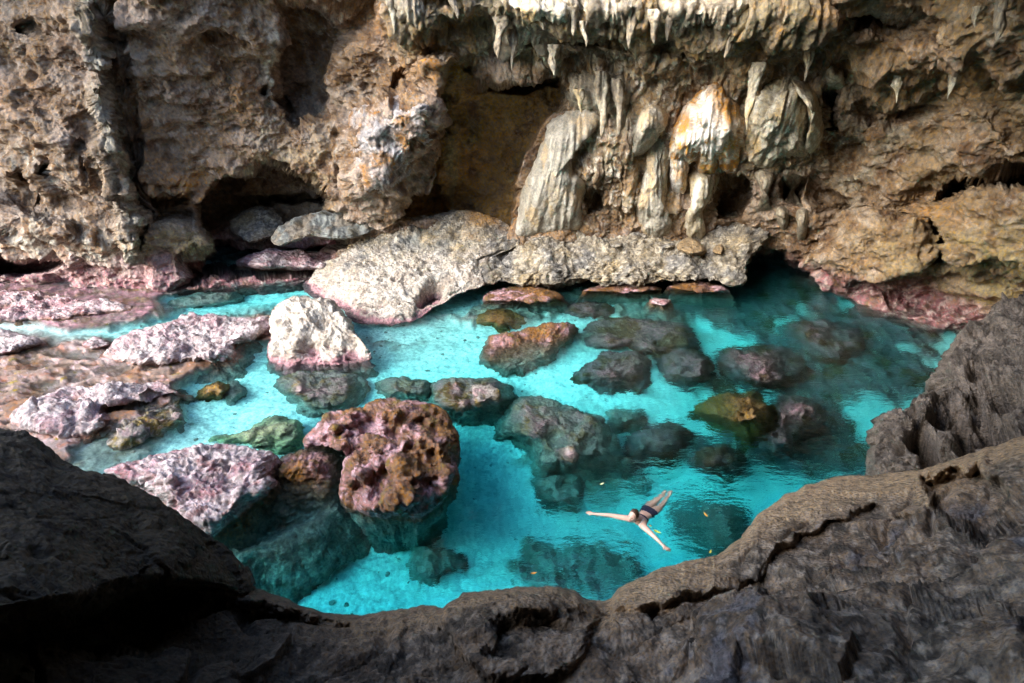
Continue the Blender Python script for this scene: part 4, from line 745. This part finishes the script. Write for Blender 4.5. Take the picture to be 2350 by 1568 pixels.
# ------------------------------------------------------------------ foreground rim
def t2y(pts): return [(x, y, t*dyf(y)) for x, y, t in pts]
RIM = [(-900,1180),(-500,1180),(-200,1180),(0,1200),(300,1260),(520,1330),(560,1342),(600,1350),(680,1385),(760,1408),(830,1414),(900,1400),(1000,1387),(1006,1394),(1016,1394),(1060,1360),(1130,1352),(1180,1345),(1270,1343),(1320,1356),(1345,1374),(1385,1380),(1403,1372),(1420,1350),(1500,1312),(1570,1290),(1645,1275),(1700,1232),(1740,1180),(1800,1140),(1850,1115),(1930,1095),(2010,1090),(2100,1080),(2200,1050),(2350,1000),(2500,950),(2900,900),(3300,900)]
FZ = [(-700,1150,3.9),(-700,1600,3.9),(0,1210,3.3),(0,1450,3.3),(0,1600,3.4),(300,1270,2.8),(560,1345,2.4),(500,1500,2.8),(500,1650,3.0),(830,1414,2.2),(830,1500,2.5),(1000,1392,2.3),(1100,1450,2.55),(1000,1600,2.9),(1250,1345,2.4),(1370,1380,2.2),(1500,1312,2.3),(1400,1500,2.6),(1640,1275,2.2),(1700,1360,2.5),(1700,1500,2.9),(1850,1115,2.0),(2010,1090,2.1),(1980,1200,2.4),(2000,1350,2.9),(2000,1550,3.2),(2200,1060,2.5),(2250,1200,2.9),(2350,1000,2.8),(2350,1350,3.4),(2350,1600,3.7),(2900,900,3.8),(2900,1300,4.0),(1200,1800,3.1),(2300,1800,3.8),(0,1800,3.5),(-700,1800,3.8),(2900,1800,4.2)]
def foreground():
    R0 = np.array(RIM, float); xs = np.concatenate([np.arange(-800, -40, 12), np.arange(-40, 2400, 3.0), np.arange(2400, 3200, 12)])
    # the rim follows the traced line, crinkled a little
    yr = np.interp(xs, R0[:, 0], R0[:, 1])+5*fbm(g3(xs, xs*0, 45), 1, 5, 3, 0.6)
    v = np.concatenate([np.linspace(0, 0.08, 30)[:-1], np.linspace(0.08, 1, 190)])[:, None]
    PX = xs[None]+0*v; PY = yr[None]*(1-v)+1820*v
    t = coarse(lambda a, b: (6-tps(FZ, a, b))/(SP-CP*(CY-b)/FL), PX, PY, 6)
    # rounded brow at the rim, blocks and ledges further in
    t = t+0.25*np.exp(-v/0.025)-0.10
    F_ = [([(1010,1375),(1130,1352),(1270,1343),(1350,1385),(1365,1430),(1330,1500),(1290,1540),(1120,1560),(1040,1480),(1000,1420)], -.22, 30), ([(1640,1440),(1700,1400),(1800,1380),(2100,1370),(2350,1400),(2400,1700),(1700,1700),(1640,1540)], -.12, 60),
          ([(1840,1230),(2000,1150),(2100,1200),(2000,1300),(1900,1340),(1700,1390),(1500,1440),(1480,1410),(1700,1330)], .16, 16), ([(1120,1420),(1380,1400),(1480,1420),(1600,1440),(1660,1520),(1600,1640),(1300,1640)], .15, 40), ([(2120,1100),(2250,1080),(2330,1150),(2250,1220),(2160,1200)], .5, 30),
          ([(0,1340),(300,1350),(640,1400),(800,1440),(600,1500),(200,1480),(0,1450)], .3, 50)]
    wx = PX+fbm(g3(PX, PY, 60), 1, 4, 8, 0.6)*16; wy = PY+fbm(g3(PX, PY, 60), 1, 4, 9, 0.6)*16
    for poly, d, so in F_: t += d*sst(-so*0.5, so*0.5, sdpoly(wx, wy, poly))
    P = at_t(PX, PY, t*K)
    E = P[0]; sk = []
    for i in range(14, 0, -1):
        q = (i/14)**1.5; e = E.copy(); e[:, 2] = E[:, 2]*(1-q)-3.0*q; e[:, 1] -= 0.8*q; sk.append(e)
    P = np.concatenate([np.array(sk), P], 0); n = 14
    N = blur(gnormal(P), 8); N /= np.linalg.norm(N, axis=-1, keepdims=True)+1e-9
    N = face_view(N[n:], P[n:]) if False else N*np.sign((N[n+20:]*(np.array([0, 0, CAMH])-P[n+20:])).sum(-1).mean())
    P32 = P.astype(F32); fade = (0.05+0.95*sst(0, 60, np.abs(np.arange(P.shape[0])-n)))[:, None]
    Q = P32+0.1*np.stack([perlin(P32, 2.5, 36), perlin(P32, 2.5, 37), perlin(P32, 2.5, 38)], -1)
    A = np.array([[0.8, 0.55, 0.2], [-0.5, 0.8, -0.3], [-0.3, 0.2, 0.93]], F32); QR = Q@A.T     # slanting layers
    a = 0.20*fbm(Q, 0.9, 3, 400)+0.07*fbm(QR, (0.8, 1.8, 2.2), 3, 405, 0.5)+0.10*facet(Q+0.12*perlin(P32, 2, 406)[..., None], 1.1, 407)+0.03*fbm(Q, 3.0, 3, 408, 0.6)+0.02*facet(Q, 3.0, 409)
    cr = np.abs(perlin(QR, (0.5, 1.4, 1.4), 420)); a -= 0.10*sst(0.05, 0.0, cr)
    c = worley(Q, 3.2, 7); c3 = worley(Q, 12, 9); mk = fbm(P32, 0.9, 3, 430)
    a += -0.10*sst(0.4, 0.08, c)*sst(0.05, 0.35, mk)-0.02*sst(0.4, 0.1, c3)*sst(-0.3, 0.2, mk)+0.024*fbm(Q, 6, 4, 440, 0.6)
    P = P+N*(a*fade)[..., None]
    P32 = P.astype(F32); n1 = fbm(P32, 1.2, 4, 450, 0.6); n2 = fbm(P32, 3.5, 4, 455, 0.65); n3 = fbm(P32, 10, 3, 458, 0.7); px, py = proj(P)
    col = np.zeros(P.shape)+np.array([0.10, 0.075, 0.055])
    for m, cc in ((sst(0, 0.5, n1), (0.10, 0.085, 0.07)), (sst(0.05, 0.45, n2), (0.16, 0.125, 0.095)), (sst(0.1, 0.5, -n2), (0.035, 0.03, 0.025)), (0.8*sst(0.15, 0.5, n3), (0.20, 0.175, 0.15)), (0.6*sst(0.25, 0.6, -n1+0.4*n3), (0.05, 0.06, 0.085)), (0.9*sst(110, 20, py-np.interp(px, [p[0] for p in RIM], [p[1] for p in RIM])+60*n1), (0.22, 0.165, 0.11)), (0.6*sst(.1, .5, -n3), (0.035, 0.03, 0.025))):  # warm band along the rim: brown rock plus edge light put into colour
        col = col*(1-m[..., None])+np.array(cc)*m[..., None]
    col = col*(1.1+0.8*sst(1000, 1700, px))[..., None]*np.array([1.1, 1.0, 0.88]); k = sst(1000, 400, px)[..., None]; col = col*(1-k)+np.array([0.035, 0.027, 0.018])*(1+0.3*n2[..., None])*k  # left painted near black and right lighter, standing in for shade
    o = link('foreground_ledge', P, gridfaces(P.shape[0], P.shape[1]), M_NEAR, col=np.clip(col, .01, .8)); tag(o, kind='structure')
foreground()
def nearcol(base):
    def f(P, qx, qy):
        P32 = P.astype(F32); n1 = fbm(P32, 1.2, 4, 470, 0.6); n2 = fbm(P32, 3.5, 4, 475, 0.65); n3 = fbm(P32, 10, 3, 478, 0.7); b = np.array(base); col = np.zeros(P.shape)+b
        for m, cc in ((sst(0, 0.5, n1), b*1.1), (sst(0.05, 0.45, n2), b*1.5), (sst(0.1, 0.5, -n2), b*0.5), (0.8*sst(0.15, 0.5, n3), b*1.7)): col = col*(1-m[..., None])+np.array(cc)*m[..., None]
        return col
    return f
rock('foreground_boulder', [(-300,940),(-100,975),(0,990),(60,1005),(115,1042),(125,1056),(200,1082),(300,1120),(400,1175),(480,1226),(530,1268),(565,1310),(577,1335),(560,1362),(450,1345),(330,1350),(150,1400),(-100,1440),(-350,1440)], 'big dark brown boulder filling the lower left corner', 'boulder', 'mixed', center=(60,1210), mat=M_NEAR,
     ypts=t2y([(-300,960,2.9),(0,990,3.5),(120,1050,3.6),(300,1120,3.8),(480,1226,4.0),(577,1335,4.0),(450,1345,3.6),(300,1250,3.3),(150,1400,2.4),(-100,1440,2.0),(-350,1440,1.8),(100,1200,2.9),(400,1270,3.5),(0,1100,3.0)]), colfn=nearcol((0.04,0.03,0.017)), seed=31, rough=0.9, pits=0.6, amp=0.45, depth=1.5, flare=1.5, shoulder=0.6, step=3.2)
rock('jagged_rock', [(2012,1080),(2010,1040),(2022,1000),(2026,965),(2050,940),(2085,935),(2110,905),(2150,890),(2195,872),(2184,840),(2186,805),(2200,775),(2225,750),(2262,735),(2300,700),(2350,690),(2500,640),(2700,640),(2700,1250),(2400,1230),(2200,1180),(2080,1120)], 'dark jagged rock with deep hollows at the right edge above the sloping ledge', 'rock', 'mixed', center=(2330,950), mat=M_NEAR,
     ypts=t2y([(2012,1080,6.7),(2026,965,7.0),(2110,905,7.2),(2190,860,7.5),(2220,750,8.2),(2300,700,8.4),(2500,640,7.6),(2350,690,8.2),(2350,800,7.3),(2350,950,6.3),(2350,1100,5.5),(2200,1000,6.5),(2200,1150,6.0),(2700,640,7),(2700,1250,3.5),(2080,1120,6.5)]), colfn=nearcol((0.15,0.12,0.095)), seed=33, rough=1.5, pits=1.6, amp=1.0, depth=2.0, flare=3.5, shoulder=0.5, step=3.4,
     dig=[(2110,1000,30,.8),(2150,1060,34,.7),(2250,1110,46,1.0),(2170,940,34,.6),(2250,960,48,.8),(2330,1030,45,.9),(2210,1020,22,.6),(2300,900,34,.6),(2090,930,16,.3),(2240,850,20,.4),(2060,1030,14,.3)])
# ------------------------------------------------------------------ unseen roof and near walls, added to shade the foreground, mouth at left
def roof():
    xs = np.linspace(-26, 24, 120); ys = np.linspace(-12, 19, 80); X, Y = np.meshgrid(xs, ys); P = np.stack([X, Y, X*0], -1); P32 = P.astype(F32)
    Z = 10.6+1.0*fbm(P32, 0.2, 3, 500)+0.5*ridged(P32, 0.5, 3, 505)
    Z -= 1.3*sst(6, 0, Y)
    drop = np.maximum(sst(-3.5, -9, Y), sst(12, 17, X)); drop = np.maximum(drop, sst(-8, -13, X)*sst(0.9, -1.5, Y))
    Z = Z*(1-drop)-4*drop; P[..., 2] = Z
    edge = 1.2*fbm(P32, 0.35, 3, 510)
    hole = sdpoly(X+edge, Y+edge, ROOF_HOLE) > 0
    F = gridfaces(*X.shape); keep = ~hole.ravel()[F].any(1)
    o = link('unseen_ceiling_shade', P, F[keep], M_WALL, col=np.zeros(P.shape)+np.array([0.25, 0.19, 0.14])); tag(o, kind='structure')
    md = o.modifiers.new('thick', 'SOLIDIFY'); md.thickness = 1.2; md.offset = 1
ROOF_HOLE = [(-40,.7),(-8.5,.7),(-4,1.8),(-2,4.5),(0,7),(3,10),(6,13),(6,14.3),(-1.5,14),(-4,12.0),(-12,10.9),(-40,10.5)]
roof()

# ------------------------------------------------------------------ the swimmer
def simple(name, rgb, rough=0.5, spec=0.5, noise=0.0, ns=8.0):
    m, nt = newmat(name); L = nt.links.new
    out = node(nt, 'ShaderNodeOutputMaterial'); bs = node(nt, 'ShaderNodeBsdfPrincipled'); L(bs.outputs[0], out.inputs[0])
    n = node(nt, 'ShaderNodeTexNoise'); n.inputs['Scale'].default_value = ns; n.inputs['Detail'].default_value = 4
    g = node(nt, 'ShaderNodeTexCoord'); L(g.outputs['Object'], n.inputs['Vector'])
    r = node(nt, 'ShaderNodeMapRange'); L(n.outputs[0], r.inputs[0]); r.inputs[1].default_value = .3; r.inputs[2].default_value = .7; r.inputs[3].default_value = 1-noise; r.inputs[4].default_value = 1+noise
    x = node(nt, 'ShaderNodeMix', data_type='RGBA', blend_type='MULTIPLY'); x.inputs[0].default_value = 1; x.inputs[6].default_value = (*rgb, 1); L(r.outputs[0], x.inputs[7])
    L(x.outputs[2], bs.inputs['Base Color']); bs.inputs['Roughness'].default_value = rough; bs.inputs['Specular IOR Level'].default_value = spec
    return m
def at1(px, py, z): return Vector(at_z(np.array([float(px)]), np.array([float(py)]), np.array([float(z)]))[0])
def swimmer():
    skin = simple('wet_skin', (0.66, 0.42, 0.32), 0.4, 0.5, 0.10); navy = simple('navy_swim_cloth', (0.02, 0.03, 0.07), 0.6, 0.3, 0.2, 30)
    hairm = simple('wet_brown_hair', (0.075, 0.038, 0.02), 0.35, 0.5, 0.35, 40); dark = simple('eye_dark', (0.03, 0.02, 0.015), 0.2); pale = simple('pale_strap', (0.62, 0.62, 0.60), 0.6, 0.3, 0.1)
    J, Rr, Eg = [], [], []
    def j(p, r, par=None):
        J.append(Vector(p)); Rr.append(r if isinstance(r, tuple) else (r, r))
        if par is not None: Eg.append((par, len(J)-1))
        return len(J)-1
    pel = j(at1(1487, 1176, -.10), (.115, .10)); wa = j(at1(1479, 1184, -.09), (.095, .08), pel); ch = j(at1(1470, 1193, -.05), (.125, .10), wa)
    nb = j(at1(1463, 1197, .03), (.06, .06), ch); nk = j(at1(1460, 1194, .09), .052, nb)
    sl = j(at1(1441, 1191, .0), (.062, .055), ch); el = j(at1(1400, 1183, .015), .037, sl); wl = j(at1(1364, 1180, .01), (.026, .02), el)
    sr = j(at1(1477, 1210, .0), (.062, .055), ch); er = j(at1(1501, 1231, .01), .037, sr); wr = j(at1(1521, 1251, .005), (.026, .02), er)
    for hx, kx, ax, fx in (((1482,1167,-.12),(1503,1151,-.18),(1521,1135,-.16),(1528,1126,-.12)), ((1495,1180,-.12),(1518,1160,-.18),(1534,1138,-.17),(1542,1125,-.12))):
        a = j(at1(*hx), .088, pel); b = j(at1(*kx), .054, a)
        c0 = (J[b]*0.6+at1(*ax)*0.4); m = j(c0, .05, b); c = j(at1(*ax), .032, m); d = j(at1(*fx), (.036, .028), c)
    ml = J[el]*0.6+J[wl]*0.4; Rr[el] = (.036, .036)
    roots = [pel]
    for wi, tip in ((wl, at1(1344, 1174, -.005)), (wr, at1(1539, 1266, -.01))):
        w0 = J[wi]; d = (tip-w0).normalized(); side = d.cross(Vector((0, 0, 1))).normalized(); L_ = (tip-w0).length
        pm = j(w0+d*L_*0.38, (.036, .016), wi)
        for k, (o_, ln) in enumerate(((-.027, .88), (-.009, 1.0), (.009, .95), (.026, .78))):
            r0 = j(w0+d*L_*0.35+side*o_*.8, .011); roots.append(r0)
            a = j(w0+d*L_*(0.35+(ln-.35)*.55)+side*o_*1.15+Vector((0, 0, -.002)), .0095, r0); j(w0+d*L_*ln+side*o_*1.35+Vector((0, 0, -.012)), .008, a)
        sg = 1 if wi == wl else -1
        r0 = j(w0+d*L_*0.18-side*.015*sg, .013); roots.append(r0); a = j(w0+d*L_*0.36-side*.05*sg, .011, r0); j(w0+d*L_*0.52-side*.062*sg, .009, a)
    me = bpy.data.meshes.new('skeleton'); me.from_pydata([tuple(v) for v in J], Eg, []); o = bpy.data.objects.new('skeleton', me); sc.collection.objects.link(o)
    m = o.modifiers.new('skin', 'SKIN'); 
    for i, r in enumerate(Rr): me.skin_vertices[0].data[i].radius = r; me.skin_vertices[0].data[i].use_root = i in roots
    m2 = o.modifiers.new('sub', 'SUBSURF'); m2.levels = 2; m2.render_levels = 2
    # head, shaped on a sphere
    fwd = (J[nb]-J[pel]); fwd.z = 0; fwd.normalize(); fwd = (fwd+Vector((-.15, .05, .18))).normalized(); rt = fwd.cross(Vector((0, 0, 1))).normalized(); up = rt.cross(fwd).normalized()
    hc = at1(1454, 1184, .16)
    Rn, Cn = 40, 56; ph = np.linspace(0, np.pi, Rn)[:, None]; th = np.linspace(0, 2*np.pi, Cn, endpoint=False)[None]
    x = np.sin(ph)*np.cos(th); y = np.sin(ph)*np.sin(th); z = np.cos(ph)+0*th        # x forward, y right, z up
    X, Yy, Z = x*.096, y*.074, z*.115
    jaw = sst(0.0, -1.0, z); Yy = Yy*(1-.32*jaw); X = X*(1-.10*jaw)+.012*jaw*(x > 0)
    def bump(px_, pz_, s1, s2, a): return a*np.exp(-((y-px_)/s1)**2-((z-pz_)/s2)**2)*(x > 0)
    X = X+bump(0, -.18, .14, .20, .020)+bump(0, -.30, .16, .08, .008)-bump(.34, .03, .16, .10, .012)-bump(-.34, .03, .16, .10, .012)+bump(0, -.55, .25, .09, .006)+bump(0, -.85, .3, .15, .008)+bump(0, .15, .5, .08, .004)
    H = np.array(hc)+X[..., None]*np.array(fwd)+Yy[..., None]*np.array(rt)+Z[..., None]*np.array(up)
    dg = bpy.context.evaluated_depsgraph_get(); ev = o.evaluated_get(dg).to_mesh()
    bv = np.array([v.co[:] for v in ev.vertices]); bf = [tuple(p.vertices) for p in ev.polygons]; n0 = len(bv)
    hf = [tuple(int(a)+n0 for a in f) for f in gridfaces(Rn, Cn, wrap=True)]
    ears = []; ev_ = []
    for sg in (-1, 1):
        k0 = n0+Rn*Cn+len(ev_); ea = np.linspace(0, 2*np.pi, 12, endpoint=False); c0 = np.array(hc)+np.array(rt)*sg*.072-np.array(fwd)*.006-np.array(up)*.01
        for dd, rr in ((-.006, .8), (.012, 1.0), (.016, .6)):
            for q in ea: ev_.append(c0+np.array(rt)*sg*dd+rr*(.017*np.cos(q)*np.array(fwd)+.030*np.sin(q)*np.array(up))-np.array(fwd)*dd*.4)
        for r_ in range(2):
            for q in range(12): ears.append((k0+r_*12+q, k0+r_*12+(q+1) % 12, k0+(r_+1)*12+(q+1) % 12, k0+(r_+1)*12+q))
        ears.append(tuple(k0+24+q for q in range(12))); ears.append(tuple(k0+q for q in reversed(range(12))))
    me2 = bpy.data.meshes.new('body'); me2.from_pydata(np.vstack([bv, H.reshape(-1, 3), np.array(ev_)]).tolist(), [], bf+hf+ears); me2.update()
    b = bpy.data.objects.new('tmp_body', me2); sc.collection.objects.link(b)
    rm = b.modifiers.new('r', 'REMESH'); rm.mode = 'VOXEL'; rm.voxel_size = .0075; rm.use_smooth_shade = True
    sm = b.modifiers.new('s', 'SMOOTH'); sm.iterations = 2; sm.factor = .5
    bpy.context.view_layer.update(); dg = bpy.context.evaluated_depsgraph_get(); fin = bpy.data.meshes.new_from_object(b.evaluated_get(dg))
    bpy.data.objects.remove(b); bpy.data.objects.remove(o)
    root = bpy.data.objects.new('person', None); sc.collection.objects.link(root); root.location = (J[pel].x, J[pel].y, 0)
    tag(root, 'person swimming breaststroke with arms spread, hair tied back, in a dark swimsuit', 'person')
    off = -Vector(root.location)
    fin.transform(Matrix.Translation(off)); fin.name = 'body'; fin.materials.clear(); fin.materials.append(skin)
    body = bpy.data.objects.new('body', fin); sc.collection.objects.link(body); body.parent = root
    V = np.zeros(len(fin.vertices)*3, F32); fin.vertices.foreach_get('co', V); V = V.reshape(-1, 3)-np.array(off); Nn = np.zeros(len(V)*3, F32); fin.vertices.foreach_get('normal', Nn); Nn = Nn.reshape(-1, 3)
    ax = np.array((J[ch]-J[pel]).normalized()); s_ = (V-np.array(J[pel]))@ax; Lc = (J[ch]-J[pel]).length
    def shell(nm, keep, th_, mat):
        idx = -np.ones(len(V), int); ks = np.where(keep)[0]; idx[ks] = np.arange(len(ks)); VV = V[ks]+Nn[ks]*th_+np.array(off)
        fs = [[int(idx[v]) for v in p.vertices] for p in fin.polygons if all(keep[v] for v in p.vertices)]
        if not fs: return
        mm = bpy.data.meshes.new(nm); mm.from_pydata(VV.tolist(), [], fs); mm.update(); mm.materials.append(mat); mm.polygons.foreach_set('use_smooth', [True]*len(fs))
        q = bpy.data.objects.new(nm, mm); sc.collection.objects.link(q); q.parent = root; return q
    dist = np.linalg.norm((V-np.array(J[pel]))-s_[:, None]*ax, axis=1)
    shell('swimsuit_bottom', (s_ > -.10) & (s_ < .07) & (dist < .19), .006, navy)
    shell('swimsuit_top', (s_ > Lc*0.72) & (s_ < Lc*0.72+.06) & (dist < .16), .006, navy)
    dn = np.linalg.norm(V-np.array(J[sr]*.55+J[nb]*.45), axis=1)
    shell('shoulder_strap', (np.abs((V-np.array(J[sr]*.5+J[nb]*.5))@np.array((J[sr]-J[sl]).normalized())) < .012) & (s_ > Lc*.75) & (dn < .13), .006, pale)
    # hair: a close cap with a small knot behind
    keep = (x < .38+.3*np.clip(z, 0, 1)-.5*(z < -.15)) & (z > -.55)
    HH = np.array(hc)+(X*1.07-.004)[..., None]*np.array(fwd)+(Yy*1.09)[..., None]*np.array(rt)+(Z*1.06)[..., None]*np.array(up)
    HH = HH+(0.0025*np.sin(th*22+3*np.sin(ph*5)))[..., None]*(HH-np.array(hc))/.1
    F = gridfaces(Rn, Cn, wrap=True); kf = keep.ravel()[F].all(1)
    hr = link('hair', HH+np.array(off), F[kf], hairm, parent=root)
    k0 = np.array(hc)-np.array(fwd)*.108+np.array(up)*(-.02); B = k0+.03*np.stack([x*1.0, y*1.0, z*.9], -1)*(1+.08*np.sin(th*7+ph*9))[..., None]
    link('hair_knot', B+np.array(off), gridfaces(Rn, Cn, wrap=True), hairm, parent=hr)
    for sg in (-1, 1):
        e0 = np.array(hc)+np.array(fwd)*.083+np.array(rt)*sg*.026+np.array(up)*.006; link('eye', e0+.009*np.stack([x, y, z], -1)+np.array(off), gridfaces(Rn, Cn, wrap=True), dark, parent=root)
    e0 = np.array(hc)+np.array(fwd)*.092-np.array(up)*.058; link('lips', e0+np.stack([x*.006, y*.020, z*.006], -1)@np.array([fwd, rt, up])+np.array(off), gridfaces(Rn, Cn, wrap=True), simple('lips', (0.45, 0.16, 0.14), 0.4), parent=root)
swimmer()
# ------------------------------------------------------------------ floating leaves
for i, (x_, y_, rot, ln, rgb, lab) in enumerate([(1508,1222,-.6,.13,(0.55,0.55,0.08),'yellow green leaf floating beside the near arm of the swimmer'), (1619,1183,1.9,.12,(0.62,0.25,0.04),'orange leaf floating right of the swimmer'), (1381,1112,.5,.10,(0.75,0.68,0.35),'pale cream leaf floating above left of the swimmer'),
   (1225,1317,.2,.10,(0.62,0.26,0.05),'orange leaf floating low in the pool near the front rim'), (1630,1268,1.0,.09,(0.55,0.42,0.06),'small yellow leaf floating where the sloping ledge meets the water'), (1492,1208,2.2,.06,(0.6,0.35,0.08),'tiny leaf floating at the shoulder of the swimmer')]):
    q = at1(x_, y_, 0); u = np.linspace(-1, 1, 15)[:, None]; v = np.linspace(-1, 1, 7)[None]
    wd = (1-u**2)**.8*.32*(1-.25*u); X = u*ln/2+0*v; Y = v*wd*ln/2*1.0; Z = .012+.10*ln*(np.abs(v)*wd)+.12*ln*u**2
    c_, s2 = math.cos(rot), math.sin(rot); P = np.stack([X*c_-Y*s2, X*s2+Y*c_, Z+0*X], -1)
    P = np.concatenate([P, (P-np.array([0, 0, .002]))[::-1]], 0)
    o = link('leaf', P, gridfaces(30, 7), simple('leaf_colour', rgb, .5, .4, .25, 60)); o.location = (q.x, q.y, 0); tag(o, lab, 'leaf', 'leaves floating on the pool')
